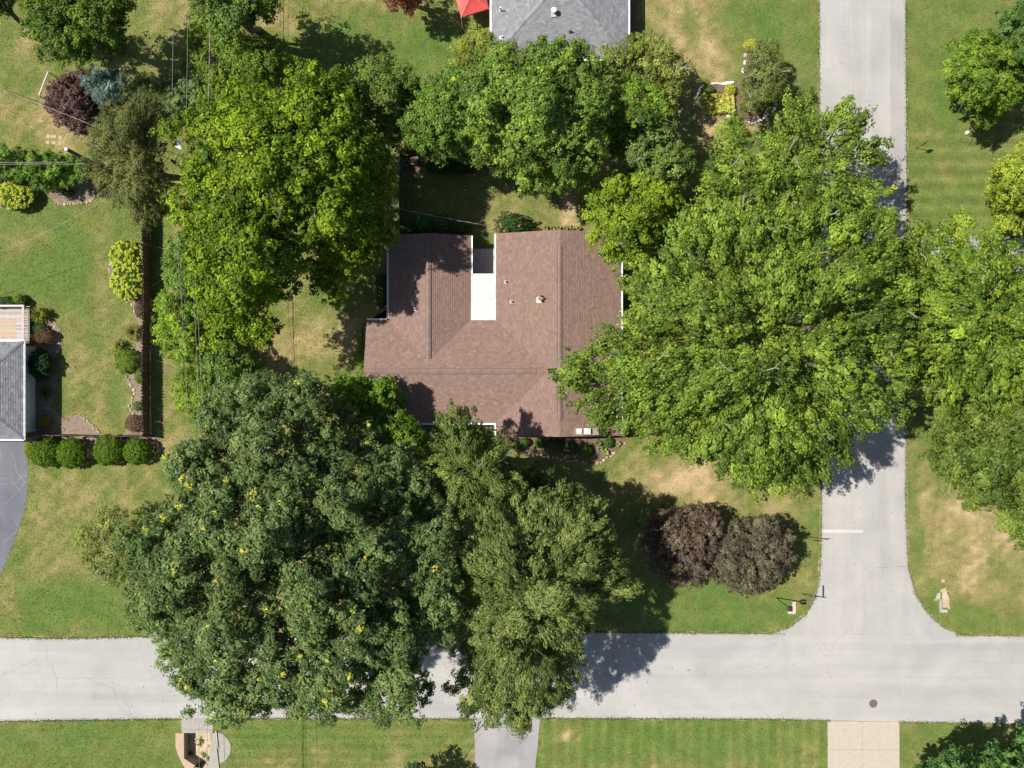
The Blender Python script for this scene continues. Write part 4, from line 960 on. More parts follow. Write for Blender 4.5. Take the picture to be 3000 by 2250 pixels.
# ================================================================== FENCES
def fence(label, p0, p1, h, step, bwid, cols, seed, both=False, gate=None, slack=0.0):
    r = random.Random(seed); a = Vector((p0[0], p0[1], 0)); b = Vector((p1[0], p1[1], 0)); u = (b - a).normalized(); s = Vector((-u.y, u.x, 0)); L_ = (b - a).length
    t = thing('wooden_fence', a.lerp(b, .5), label, 'fence'); meshes = []
    for i in range(5):
        c = tuple(v * r.uniform(0.8, 1.2) for v in cols[i % len(cols)]); hh = h * r.uniform(0.985, 1.01); m = MB()
        m.prism([(-bwid / 2, -.011), (bwid / 2, -.011), (bwid / 2, .011), (-bwid / 2, .011)], 0.04, hh - 0.04, c)
        m.prism([(-bwid / 2, -.011), (bwid / 2, -.011), (bwid / 2, .011), (-bwid / 2, .011)], hh - 0.0399, hh - 0.0399, c, bottom=False) if False else None
        m.v += []; meshes.append(mesh_of('picket', m, M_WOOD))
    ang = math.atan2(u.y, u.x); n = int(L_ / step)
    for i in range(n):
        k = (i + 0.5) / n; off = 0.034 if not both or i % 2 else -0.034
        wob_ = s * (slack * math.sin(k * 9 + seed))
        put('picket', r.choice(meshes), t, a.lerp(b, k) + s * off + wob_, (r.gauss(0, .012), r.gauss(0, .01), ang + r.gauss(0, .02)))
    for z in (0.35, h * 0.55, h - 0.3): 
        m = MB(); nn = 6
        for q in range(nn):
            A = a.lerp(b, q / nn) + s * (slack * math.sin(q / nn * 9 + seed)); B_ = a.lerp(b, (q + 1) / nn) + s * (slack * math.sin((q + 1) / nn * 9 + seed)); m.beam(A + Vector((0, 0, z)), B_ + Vector((0, 0, z)), 0.038, 0.085, cols[0])
        mk('rail', m, M_WOOD, t)
    for i in range(int(L_ / 2.4) + 1):
        p = a + u * min(L_, i * 2.4) - s * 0.085 + s * (slack * math.sin(min(L_, i * 2.4) / L_ * 9 + seed)); mk('post', MB().box(p.x - .045, p.x + .045, p.y - .045, p.y + .045, 0, h + 0.03, cols[0]), M_WOOD, t)
    return t
DK = [(0.115, 0.095, 0.075), (0.10, 0.082, 0.065), (0.135, 0.11, 0.085)]
fence('long brown picket fence casting a broad shadow, left of the overhead wires', P(441, 560), P(441, 1277), 1.75, 0.12, 0.14, DK, 4, both=True, slack=0.05)
fence('low dark board fence behind the row of round boxwoods', P(88, 1274), P(439, 1277), 1.45, 0.15, 0.143, [(0.11, 0.085, 0.075), (0.14, 0.11, 0.09)], 5, slack=0.04)
fence('shaded brown fence running north from the back of the brown house', P(1176, 456), P(1176, 668), 1.7, 0.15, 0.143, DK, 6)
fence('shaded brown fence under the tall trees at the back of the yard', P(1180, 452), P(1560, 452), 1.7, 0.15, 0.143, DK, 7)

# ================================================================== EDGING STONES
STONES = {}
def stone_mesh(kind, col, seed):
    key = (kind, seed)
    if key not in STONES:
        r = random.Random(seed * 13 + len(kind)); m = MB()
        if kind == 'block': 
            m.prism([(-.5, -.5), (.5, -.5), (.5, .5), (-.5, .5)], 0, [0.9, 1, 0.93, 1], col)
        else:
            n = 7; a = [(math.cos(2 * math.pi * i / n) * r.uniform(.38, .55), math.sin(2 * math.pi * i / n) * r.uniform(.38, .55)) for i in range(n)]
            i0 = len(m.v); m.v += [(x, y, 0) for x, y in a] + [(x * .95, y * .95, r.uniform(.5, .7)) for x, y in a] + [(x * .5, y * .5, r.uniform(.85, 1.05)) for x, y in a]
            for L_ in range(2):
                for k in range(n): k2 = (k + 1) % n; m.f.append((i0 + L_ * n + k, i0 + L_ * n + k2, i0 + (L_ + 1) * n + k2, i0 + (L_ + 1) * n + k)); m.c.append(col)
            m.f.append(tuple(i0 + 2 * n + k for k in range(n))); m.c.append(col)
        STONES[key] = mesh_of('stone', m, M_STONE)
    return STONES[key]
def edging(label, pxs, size, ratio, col, kind='rock', seed=1, z=0.0, hgt=0.12, skip=0.13):
    r = random.Random(seed); pts = [P(x, y) for x, y in pxs]; c = pts[len(pts) // 2]
    t = thing('stone_edging', (c.x, c.y, 0), label, 'edging')
    i = 0; pos = 0.0; seg = [(pts[k + 1] - pts[k]).length for k in range(len(pts) - 1)]; tot = sum(seg)
    while pos < tot - 0.05:
        l = size * r.uniform(0.6, 1.5) * (1 if kind == 'rock' else r.uniform(.95, 1.05)); q = pos + l / 2; k = 0
        while k < len(seg) - 1 and q > seg[k]: q -= seg[k]; k += 1
        d = (pts[k + 1] - pts[k]).normalized(); p = pts[k] + d * min(q, seg[k]); nrm = Vector((-d.y, d.x, 0))
        if r.random() > skip:
            s_ = r.randrange(6); f = 0.8 + 0.08 * s_
            put('stone', stone_mesh(kind, tuple(v * f for v in col), s_ + 10 * (seed % 3)), t, p + nrm * (r.uniform(-.03, .03) if kind == 'block' else r.uniform(-.09, .09)) + Vector((0, 0, z - 0.01)), (0, 0, math.atan2(d.y, d.x) + r.gauss(0, .08 if kind == 'block' else .3)),
                (l * (0.97 if kind == 'block' else .95), l * ratio * r.uniform(.85, 1.15), hgt * r.uniform(.8, 1.2)))
        pos += l
    return t
SC1 = (0.38, 0.31, 0.23); SC2 = (0.29, 0.26, 0.21)
edging('tan rubble stones curving round the front bed below the chimney', [(1840, 1280), (1829, 1299), (1810, 1314), (1790, 1333), (1765, 1351), (1745, 1358), (1700, 1354)], 0.26, 0.7, SC1, seed=1, hgt=.13)
edging('tan rubble stones in deep shade along the west part of the front bed', [(1694, 1352), (1640, 1343), (1590, 1334), (1530, 1326), (1470, 1318)], 0.26, 0.7, SC1, seed=2, hgt=.13)
edging('white block kerb curving round the west end of the island bed', [(2060, 249), (2048, 264), (2044, 280), (2047, 295), (2050, 309), (2060, 322), (2076, 331)], 0.42, 0.42, (0.62, 0.58, 0.53), 'block', 3, hgt=.14, skip=0)
edging('straight white block kerb along the top of the island bed', [(2082, 245), (2110, 246), (2142, 243)], 0.42, 0.42, (0.64, 0.58, 0.52), 'block', 4, hgt=.14, skip=0)
edging('white block kerb sweeping round the shaded east end of the island bed', [(2263, 262), (2272, 286), (2272, 304), (2266, 323), (2248, 338), (2238, 346), (2222, 355), (2200, 361), (2184, 359)], 0.42, 0.36, (0.60, 0.58, 0.56), 'block', 5, hgt=.14, skip=0)
edging('short run of white kerb blocks at the bottom of the island bed', [(2128, 340), (2144, 348)], 0.42, 0.38, (0.62, 0.57, 0.52), 'block', 6, hgt=.14, skip=0)
edging('few white and pink kerb blocks beside the top of the olive tree', [(2181, 158), (2183, 174), (2179, 200), (2177, 208)], 0.34, 0.6, (0.62, 0.5, 0.44), 'block', 7, hgt=.14, skip=.25)
edging('rubble stones round the corner bed by the wooden deck', [(150, 940), (160, 952), (168, 966), (172, 985), (174, 1000), (180, 1012), (165, 1035)], 0.24, 0.7, SC2, seed=8)
edging('rubble stones in the house shade below the deck bed', [(128, 1190), (150, 1198), (165, 1212), (178, 1225), (182, 1245), (185, 1262)], 0.24, 0.7, SC2, seed=9)
edging('grey rubble stones arching round the small bed above the low board fence', [(190, 1236), (204, 1222), (222, 1217), (238, 1219), (252, 1226), (262, 1238), (278, 1256), (290, 1266)], 0.24, 0.6, SC2, seed=10)
edging('rubble stones curving round the two big pale-blossomed shrubs by the picket fence', [(326, 740), (323, 770), (322, 800), (328, 830), (340, 856), (352, 868), (372, 880), (388, 890), (396, 906), (400, 925)], 0.22, 0.6, SC2, seed=11)
edging('rubble stones at the foot of the light green planting by the picket fence', [(366, 1080), (374, 1098), (375, 1115), (380, 1128), (394, 1140), (396, 1155), (386, 1172), (381, 1190), (389, 1205), (388, 1215)], 0.26, 0.7, (0.46, 0.42, 0.34), seed=12)
edging('small pale stones curving along the mulch bed under the olive conifer', [(160, 600), (185, 601), (205, 601), (226, 599), (248, 595), (267, 588), (280, 577), (292, 565), (302, 556), (318, 556)], 0.22, 0.75, (0.48, 0.44, 0.38), seed=13)
edging('scattered shaded stones along the bed at the back of the fenced yard', [(1235, 490), (1262, 502), (1300, 504), (1340, 508), (1400, 510)], 0.22, 0.7, (0.42, 0.3, 0.24), seed=14, skip=.4)
t = thing('stepping_stones', P(160, 402), 'six pale stepping stones set in two rows on the dry lawn', 'stepping stones')
for px, py, a_, b_ in ((141, 399, .28, .3), (156, 400, .45, .24), (177, 403, .26, .3), (140, 417, .26, .24), (158, 418, .3, .26), (175, 420, .24, .24)):
    m = MB(); m.box(-.5, .5, -.5, .5, 0, 1, (0.36, 0.30, 0.2)); put('stone', mesh_of('stone', m, M_STONE), t, P(px, py, 0.0), (0, 0, random.uniform(-.2, .2)), (a_, b_, 0.025))

# ================================================================== STREET FURNITURE
def post(name, pa, pb, h, r, m, parent): return mk(name, MB().tube([(pa, pb, -0.05), (pa, pb, h)], r, 8), m, parent)
# stop sign seen from above
b = P(2370.5, 1572); t = thing('stop_sign', b, 'stop sign on a single post at the kerb beside the white stop line', 'road sign')
post('post', b.x, b.y, 2.55, 0.028, M_GALV, t); m = MB(); oc = []
for k in range(8): th = math.pi / 8 + k * math.pi / 4; oc.append(Vector((b.x + 0.38 * math.cos(th), 0, 2.18 + 0.38 * math.sin(th))))
yf, yb_ = b.y + 0.045, b.y + 0.04
m.face([(q.x, yf, q.z) for q in oc]); m.face([(q.x, yb_ - 0.002, q.z) for q in oc[::-1]])
for k in range(8): q, q2 = oc[k], oc[(k + 1) % 8]; m.face([(q.x, yf, q.z), (q2.x, yf, q2.z), (q2.x, yb_ - .002, q2.z), (q.x, yb_ - .002, q.z)])
mk('sign_plate', m, M_STOP, t)
m = MB()
for k in range(8):
    q, q2 = oc[k], oc[(k + 1) % 8]; c = Vector((b.x, 0, 2.18)); f1 = c.lerp(q, .93); f2 = c.lerp(q2, .93); m.face([(q.x, yf + .002, q.z), (q2.x, yf + .002, q2.z), (f2.x, yf + .002, f2.z), (f1.x, yf + .002, f1.z)])
mk('border', m, M_WHITE, t)
# street name sign
b = P(2347.6, 1739); t = thing('street_name_sign', b, 'street name sign with two crossed blades on a leaning-looking post at the corner kerb', 'road sign')
post('post', b.x, b.y, 3.3, 0.035, M_GALV, t)
mk('bracket', MB().box(b.x - .05, b.x + .05, b.y - .05, b.y + .05, 2.84, 2.9), M_GALV, t)
mk('sign_blade', MB().box(b.x - .045, b.x - .025, b.y + .02, b.y + .92, 2.91, 3.12), M_GALV, t)
mk('sign_blade', MB().box(b.x - .86, b.x - .055, b.y - .01, b.y + .01, 2.62, 2.82), M_GALV, t)
# yard lantern
b = P(2274, 1751); t = thing('lamp_post', b, 'black yard lamp post with a square lantern above the pink concrete pad', 'lamp')
post('pole', b.x, b.y, 3.35, 0.04, M_BLACK, t)
m = MB(); m.prism([(b.x - .13, b.y - .13), (b.x + .13, b.y - .13), (b.x + .13, b.y + .13), (b.x - .13, b.y + .13)], 3.35, 3.38)
for sx in (-1, 1):
    for sy in (-1, 1): m.beam((b.x + sx * .12, b.y + sy * .12, 3.38), (b.x + sx * .18, b.y + sy * .18, 3.72), .022, .022)
mk('lantern_frame', m, M_BLACK, t); mk('glass', MB().box(b.x - .115, b.x + .115, b.y - .115, b.y + .115, 3.385, 3.70), M_GLASS, t)
m = MB(); 
for k in range(4):
    th = math.pi / 4 + k * math.pi / 2; th2 = th + math.pi / 2; m.face([(b.x + .29 * math.cos(th), b.y + .29 * math.sin(th), 3.72), (b.x + .29 * math.cos(th2), b.y + .29 * math.sin(th2), 3.72), (b.x, b.y, 3.92)])
mk('lantern_roof', m, M_BLACK, t)
t = thing('concrete_pad', P(2320, 1780), 'small pink L-shaped concrete pad beneath the yard lantern', 'pad')
q = [P(2322, 1763), P(2331, 1763), P(2331, 1798), P(2308, 1798), P(2306, 1788), P(2318, 1784)]
mk('slab', MB().prism([(p.x, p.y) for p in q], -.02, .07), simple('pink_concrete', (0.50, 0.36, 0.28), (0.42, 0.33, 0.24), 4, .9), t)
# small sign on the east lawn
b = P(2683, 435); t = thing('lawn_sign', b, 'small dark sign on a thin post in the lawn east of the side street', 'road sign')
post('post', b.x, b.y, 2.15, 0.028, M_BLACK, t); mk('sign_plate', MB().frame_box(Vector((b.x, b.y - .04, 1.85)), Vector((0.8, 0.6, 0)), Vector((0, 0, 1)), Vector((-.6, .8, 0)), 0.22, .3, .006), M_BLACK, t)
b = P(2831, 390); o = mk('utility_pedestal', MB().lathe((b.x, b.y, 0), [(.13, 0), (.15, .1), (.14, .24), (.08, .33), (.02, .35)], 16), M_WHITE, off=b); tag(o, 'white domed utility cap on the lawn beneath the tree at the top right', 'utility cap')
b = P(2558, 2061); t = thing('manhole', b, 'round rusty manhole cover in the street', 'manhole cover')
m = MB().lathe((b.x, b.y, 0.016), [(.31, 0), (.31, .006)], 32); mk('cover', m, M_IRON, t)
for k in range(9): 
    y = -0.24 + k * .06; w_ = math.sqrt(.27 ** 2 - y * y); mk('ridge', MB().box(b.x - w_, b.x + w_, b.y + y - .012, b.y + y + .012, .0222, .028), M_IRON, t)
m = MB()
for k in range(32):
    a0 = k * math.pi / 16; a1 = (k + 1) * math.pi / 16; m.face([(b.x + .315 * math.cos(a0), b.y + .315 * math.sin(a0), .0235), (b.x + .315 * math.cos(a1), b.y + .315 * math.sin(a1), .0235), (b.x + .345 * math.cos(a1), b.y + .345 * math.sin(a1), .021), (b.x + .345 * math.cos(a0), b.y + .345 * math.sin(a0), .021)])
mk('rim', m, M_GALV, t)
m = MB()      # oil drips on the street
for px, py, r in ((2016, 1963, 3), (2023, 1965, 1.6), (2044, 1966, 1), (2064, 1972, 1.8), (2118, 1981, 1.6), (2155, 1901, 1.2), (2005, 1982, .9), (2107, 1938, .8), (2462, 182, 1.6), (2468, 185, 1.8), (2460, 206, 1.2), (2603, 221, 1.2), (27, 2036, 1.4), (2637, 1404, 1.4), (1920, 1100, 1)):
    q = P(px, py); rr = r / 37; pts = [(q.x + rr * random.uniform(.7, 1.1) * math.cos(k * .7), q.y + rr * random.uniform(.7, 1.1) * math.sin(k * .7)) for k in range(9)]; m.prism(pts, .0205 if px > 2400 else .0165, .0218 if px > 2400 else .0178, bottom=False)
mk('oil_spots', m, simple('oil', (.12, .12, .13), (.08, .08, .08), 5), kind='structure')
# mailboxes at the covered driveway
for px, py, lb in ((2741, 676, 'black and white mailbox at the edge of the tree-covered driveway'), (2942, 700, 'dark mailbox post showing through a gap in the leaves over the driveway')):
    b = P(px, py); t = thing('mailbox', b, lb, 'mailbox'); mk('post', MB().box(b.x - .05, b.x + .05, b.y - .05, b.y + .05, 0, 1.05), M_WHITE, t)
    m = MB(); m.box(b.x - .09, b.x + .09, b.y - .25, b.y + .25, 1.052, 1.2); m.tube([(b.x, b.y - .25, 1.2), (b.x, b.y + .25, 1.2)], .09, 12); mk('box', m, M_BLACK, t)
    mk('flag', MB().box(b.x + .1, b.x + .105, b.y - .1, b.y - .02, 1.15, 1.38), M_STOP, t)
# drain headwall by the east corner
t = thing('drain_headwall', P(2755, 1760), 'small stepped concrete drain headwall with a sandy hollow at the east corner', 'drain')
z3 = 0.10
for k, q in enumerate(([(2752, 1754), (2759, 1755), (2758.5, 1784), (2752.5, 1790), (2750, 1780)], [(2752.5, 1790.5), (2758.8, 1784.5), (2775, 1785.5), (2774, 1793.5), (2753, 1793.5)], [(2746, 1738), (2752, 1735), (2753.5, 1736), (2753.5, 1753.5), (2740, 1753)], [(2734, 1755), (2751, 1754.5), (2749, 1757), (2738, 1760)])):
    mk('concrete_block', MB().prism([tuple(P(a, c)[:2]) for a, c in q], -.5, z3 if k < 3 else .05), M_CONCG if k in (0, 3) else M_CONC, t)
mk('sandy_floor', MB().prism([tuple(P(a, c)[:2]) for a, c in ((2752, 1728), (2778, 1728), (2780, 1786), (2757, 1786))], -.34, -.12), M_SAND, t)
mk('sand_apron', MB().prism([tuple(p[:2]) for p in wobble([P(a, c) for a, c in ((2777, 1730), (2770, 1727), (2755, 1735), (2755, 1728), (2772, 1722), (2780, 1750), (2784, 1784), (2777, 1784))], .2, .03, 3)], -.02, .012), M_SAND, t)
b = P(2763, 1702); tag(mk('valve_cover', MB().lathe((b.x, b.y, 0), [(.16, 0), (.16, .03), (.1, .045)], 16), M_RUST if False else simple('clay_cover', (.4, .26, .2), (.33, .22, .17), 5), off=b), 'small round pinkish valve cover in the lawn north of the drain headwall', 'valve cover')

# open culvert at the bottom left: headwall, wing walls, sandy floor below ground
t = thing('culvert', P(580, 2190), 'open concrete culvert pit with wing walls beside the street at the bottom left', 'culvert')
def pr(name, pxs, z0, z1, m): return mk(name, MB().prism([tuple(P(a, c)[:2]) for a, c in pxs], z0, z1), m, t)
zf = -0.95
mk('sandy_floor', MB().prism([tuple(P(a, c)[:2]) for a, c in ((525, 2140), (640, 2140), (640, 2290), (525, 2290))], zf - .3, zf), M_SAND, t)
pr('headwall', [(534, 2138), (624, 2138), (624, 2146.5), (534, 2146.5)], zf, 0.06, M_CONCG)
pr('headwall_ledge', [(537, 2147), (616, 2147), (616, 2152), (537, 2152)], zf, -0.6, simple('rust_stain', (.36, .22, .16), (.42, .36, .3), 2))
pr('west_wing_wall', [(515, 2146.8), (539.5, 2146.8), (540, 2221), (572, 2242), (560, 2262), (540, 2248), (520, 2205), (515, 2185)], zf, 0.07, M_CONCB)
pr('east_wing_wall', [(621, 2147), (631, 2147), (643, 2250), (640, 2270), (600, 2270), (603, 2262), (614, 2228)], zf, 0.09, M_CONCG)
pr('wall_cap', [(631.5, 2141), (636, 2141), (641, 2190), (638, 2190)], 0.02, 0.16, M_CONC)
pr('curved_slab', [(637, 2145), (645, 2147), (656, 2153), (668, 2165), (675, 2178), (677, 2192), (674, 2208), (664, 2224), (656, 2231), (644, 2236), (642, 2210)], -.1, 0.05, M_CONCG)
pr('asphalt_apron', [(533, 2101), (580, 2103), (624, 2102), (625, 2120), (624, 2137.8), (532, 2137.8), (531, 2118)], -.1, 0.028, M_CONCG)
for i_, (x_, y_) in enumerate(((590, 2165), (586, 2180), (600, 2210), (596, 2232), (612, 2222), (560, 2208), (585, 2238))):
    q = P(x_, y_, zf); rs = random.Random(i_); m = MB()
    for k_ in range(26):
        a_ = rs.uniform(0, 6.28); l_ = rs.uniform(.1, .3); u_ = Vector((math.cos(a_), math.sin(a_), 0)); w_ = Vector((-u_.y, u_.x, 0)) * .03; o_ = q + u_ * rs.uniform(0, .12)
        m.face([o_ - w_, o_ + w_, o_ + u_ * l_ + Vector((0, 0, rs.uniform(.05, .25)))], (.06 + .05 * rs.random(), .11 + .05 * rs.random(), .02))
    mk('weed', m, LEAF, t)
for i in range(26):
    x = random.uniform(560, 612); y = random.uniform(2160, 2245); q = P(x, y, zf); put('stone', stone_mesh('rock', (.42, .36, .28), i % 5), t, (q.x, q.y, zf - .02), (0, 0, i), (random.uniform(.08, .25),) * 2 + (.1,))

# tent, frame, garden things
t = thing('canopy_tent', P(1378, 0), 'red pop-up canopy tent cut by the top edge beside the grey house', 'tent'); hz = 2.15
cs = [P(1351, 50, hz), P(1433, 25, hz), P(1412, -55, hz), P(1328, -30, hz)]; ap = P(1377, -6, 2.75); ap = Vector(((cs[0].x + cs[2].x) / 2, (cs[0].y + cs[2].y) / 2, 2.95))
for k in range(4):
    A, B_ = cs[k], cs[(k + 1) % 4]; m = MB(); n = 6
    for i in range(n):      # panel sagging between the hips
        f0, f1 = i / n, (i + 1) / n; sag = lambda p, f, g: p - Vector((0, 0, 0.05 * math.sin(math.pi * f) * math.sin(math.pi * g)))
        for j in range(n):
            g0, g1 = j / n, (j + 1) / n; pt = lambda f, g: sag(A.lerp(B_, f).lerp(ap, g), f, g); m.face([pt(f0, g0), pt(f1, g0), pt(f1, g1), pt(f0, g1)])
    mk('roof_panel', m, M_RED, t); m = MB(); m.face([A, B_, B_ - Vector((0, 0, .22)), A - Vector((0, 0, .22))]); mk('valance', m, M_RED, t)
    mk('leg', MB().tube([(A.x, A.y, 0), tuple(A - Vector((0, 0, .03)))], .022, 6), M_WHITE, t)
    m = MB().tube([A + Vector((0, 0, .012)), A.lerp(ap, .5) + Vector((0, 0, .014)), ap + Vector((0, 0, .015))], .012, 4); mk('seam', m, simple('pale_piping', (.7, .45, .42), (.7, .4, .4), 3), t)
mk('tag', MB().frame_box(cs[0].lerp(cs[1], .12) + Vector((0, -.012, -.11)), (cs[1] - cs[0]).normalized(), Vector((0, 0, 1)), (cs[1] - cs[0]).normalized().cross(Vector((0, 0, 1))), .12, .06, .004), M_WHITE, t)
t = thing('goal_frame', P(126, 245), 'pale wooden crossbar frame standing beside the purple-leaved tree', 'frame')
A = P(114, 280, 2.0); B_ = P(141, 211, 2.0); mk('crossbar', MB().beam(A, B_, .1, .1, (.42, .38, .32)), M_WOOD, t)
for q, s_ in ((A, 1), (B_, 1)):
    for dd in (.0, .55): mk('leg', MB().beam((q.x + dd, q.y - dd * .4, 0), (q.x, q.y, 1.95), .06, .06, (.5, .44, .38)), M_WOOD, t)
for px, py, rm, lb in ((1213, 475, .30, 'pale-rimmed round planter ring in the shaded yard corner'), (1191, 480, .27, 'dull grey round pot in the shaded yard corner by the fence')):
    b = P(px, py); t = thing('planter', b, lb, 'planter'); m = MB(); n = 20
    for (r0_, z0), (r1_, z1) in (((.85, 0), (1, .42)), ((1, .42), (.86, .42)), ((.86, .42), (.8, .3))):
        for k in range(n):
            a0 = k * 2 * math.pi / n; a1 = (k + 1) * 2 * math.pi / n; m.face([(b.x + rm * r0_ * math.cos(a0), b.y + rm * r0_ * math.sin(a0), z0), (b.x + rm * r0_ * math.cos(a1), b.y + rm * r0_ * math.sin(a1), z0), (b.x + rm * r1_ * math.cos(a1), b.y + rm * r1_ * math.sin(a1), z1), (b.x + rm * r1_ * math.cos(a0), b.y + rm * r1_ * math.sin(a0), z1)])
    mk('pot', m, M_CONC if px > 1200 else M_CONCG, t); mk('soil', MB().lathe((b.x, b.y, .22), [(rm * .8, 0), (rm * .8, .05)], 16), M_MULCH, t)

# ================================================================== POLES AND WIRES
pA = P(506, 472, 9.2)
t = thing('utility_pole', (pA.x, pA.y, 0), 'utility pole with a white yard light inside the bright green tree crown', 'utility pole')
mk('pole', MB().tube([(pA.x, pA.y, -.1), (pA.x, pA.y, 9.4)], [.15, .10], 10), M_POLE, t)
h_ = P(521, 424, 10.4); mk('arm', MB().tube([(pA.x, pA.y, 8.8), (h_.x, h_.y - .5, 10.2), (h_.x, h_.y - .25, 10.35)], .04, 6), M_GALV, t)
m = MB(); 
for k, (yy, rx, zz_) in enumerate(((-.38, .07, 10.38), (-.2, .14, 10.4), (0, .24, 10.42), (.2, .26, 10.42), (.33, .17, 10.4), (.38, .03, 10.38))):
    for j in range(10):
        th = j * math.pi / 5; m.v.append((h_.x - yy * .55 + rx * math.cos(th) * .85, h_.y + yy * .75 + rx * math.cos(th) * .5, zz_ + rx * .6 * math.sin(th)))
    if k:
        for j in range(10): j2 = (j + 1) % 10; m.f.append(((k - 1) * 10 + j, (k - 1) * 10 + j2, k * 10 + j2, k * 10 + j)); m.c.append((1, 1, 1))
mk('lamp_head', m, M_WHITE, t)
pB0 = P(194, 437, 8.3)
t = thing('utility_pole', (pB0.x, pB0.y, 0), 'bare brown utility pole leaning out from the olive conifer', 'utility pole')
mk('pole', MB().tube([(pB0.x, pB0.y, -.1), (pB0.x, pB0.y, 8.3)], [.17, .13], 10), M_POLE, t)
mk('pole_top', MB().lathe((pB0.x, pB0.y, 8.3), [(.14, 0), (.1, .05)], 10), M_GALV, t)
def wire(label, pts, r=0.013, m=None, sag=0.15, twist=False):
    V = []
    for i in range(len(pts) - 1):
        a = P(*pts[i]); b = P(*pts[i + 1]); n = 10
        for k in range(n): f = k / n; V.append(a.lerp(b, f) - Vector((0, 0, sag * 4 * f * (1 - f))))
    V.append(P(*pts[-1])); c = V[len(V) // 2]; mb = MB().tube(V, r, 5)
    if twist:
        W_ = []; L_ = 0
        for i in range(len(V) - 1):
            n = max(2, int((V[i + 1] - V[i]).length / .25)); d = (V[i + 1] - V[i]).normalized(); s_ = d.cross(Vector((0, 0, 1))).normalized()
            for k in range(n): L_ += .25; W_.append(V[i].lerp(V[i + 1], k / n) + s_ * (.022 * math.sin(L_ * 3.4)) + Vector((0, 0, .022 * math.cos(L_ * 3.4))))
        mb.tube(W_, r * .9, 4)
    o = mk('overhead_wire', mb, m or M_WIRE, off=Vector((c.x, c.y, 0))); return tag(o, label, 'wire')
wire('westernmost thin overhead wire running from the top edge past the pole to the dark oak', [(507, -200, 9.0), (503, 330, 9.1), (506, 474, 9.2), (521, 760, 9.2), (536, 960, 9.2), (553, 1320, 9.2), (572, 1700, 9.1), (585, 2400, 9)])
wire('second overhead wire from the left running the height of the hedge', [(549, -200, 8.6), (546, 310, 8.7), (548, 474, 8.8), (564, 800, 8.8), (583, 1260, 8.7), (603, 1700, 8.6), (607, 2400, 8.6)])
wire('thin overhead wire close beside the second wire over the hedge', [(612, -200, 8.2), (611, 300, 8.3), (572, 820, 8.3), (592, 1190, 8.3), (655, 2080, 8.3), (658, 2400, 8.3)], .014)
wire('thick dark twisted cable nearest the bright green tree', [(618, -200, 6.4), (610, 300, 6.6), (617, 780, 6.9), (624, 840, 7.0), (635, 1180, 7.1), (655, 2130, 7.1), (658, 2400, 7)], .018, M_WIRE, twist=True)
wire('wire slanting from the lit pole down to the lower left lawn', [(505, 474, 8.9), (345, 560, 7.6), (160, 668, 6.3), (0, 735, 5.4), (-300, 880, 4.4)], .013)
wire('upper of two wires running west over the hedge from the bare pole', [(196, 474, 8.0), (150, 474.5, 8.0), (-300, 475, 8.2)], .014)
wire('lower of two wires running west over the hedge from the bare pole', [(250, 479, 8.0), (150, 479.5, 8.0), (-300, 481, 8.2)], .014)
wire('twisted cable sloping across the top of the purple-leaved tree', [(-300, 150, 7), (0, 260, 7), (120, 305, 7.0), (235, 352, 7.1), (506, 470, 8.8)], .014, twist=True)
wire('twisted service cable crossing the shaded yard to the back of the brown house', [(506, 472, 8.9), (900, 546, 6.2), (1130, 601, 5), (1250, 628, 4.4), (1400, 656, 3.6), (1446, 663, 3.1)], .014, twist=True)

# ================================================================== SHRUBS AND SMALL PLANTS
BOX = [(0.055, 0.12, 0.006), (0.13, 0.22, 0.012)]
for lb, px, py, r in (('leftmost of the four big round boxwoods, half behind the yellow shrub', 130, 1325, 43), ('second round boxwood from the left, touching the leftmost one', 208, 1328, 44), ('third round boxwood, with a mulch gap on its left side', 317, 1320, 44), ('rightmost round boxwood in the row below the board fence', 401, 1322, 39)):
    bush('boxwood', lb, 'shrub', px, py, r, 1.9, BOX, 'round boxwoods below the board fence', seed=px, L=.12, Wd=.07, bump_=.1)
bush('yellow_shrub', 'small yellow-green shrub wedged between driveway and the leftmost boxwood', 'shrub', 86, 1318, 15, 1.0, [(.16, .2, .01), (.25, .27, .03)], seed=3, ry=26)
HY = [(0.045, 0.10, 0.008), (0.10, 0.17, 0.012)]; FL = (0.42, 0.47, 0.06)
bush('hydrangea', 'upper of two big shrubs with yellow-green blossom beside the picket fence', 'shrub', 372, 752, 49, 1.7, HY, 'blossoming shrubs by the picket fence', seed=5, L=.13, Wd=.08, ry=46, flowers=(150, .11, FL))
bush('hydrangea', 'lower of two big shrubs with yellow-green blossom beside the picket fence', 'shrub', 374, 825, 48, 1.7, HY, 'blossoming shrubs by the picket fence', seed=6, L=.13, Wd=.08, ry=52, flowers=(170, .11, FL))
bush('hydrangea', 'blossom-covered yellow-green shrub at the left edge above the lawn', 'shrub', 42, 573, 52, 1.7, HY, seed=7, L=.13, Wd=.08, ry=40, flowers=(150, .12, FL))
for i, (px, py, r, lb) in enumerate(((1717, 1320, 18, 'sunlit round clipped shrub, easternmost below the eave by the chimney'), (1669, 1313, 17.5, 'shaded round clipped shrub next to the sunlit one'), (1628, 1302, 17, 'third clipped shrub from the right along the front bed'), (1582, 1298, 15, 'fourth clipped shrub from the right along the front bed'), (1537, 1296, 13, 'fifth clipped shrub from the right along the front bed'), (1508, 1304, 12, 'westernmost clipped shrub of the front bed'))):
    bush('clipped_shrub', lb, 'shrub', px, py, r, 0.95, [(0.05, 0.12, 0.012), (0.1, 0.2, 0.02)], 'clipped shrubs along the front bed', seed=20 + i, L=.06, Wd=.045, bump_=.04)
HC1, HC2 = (0.34, 0.4, 0.10), (0.16, 0.25, 0.04)
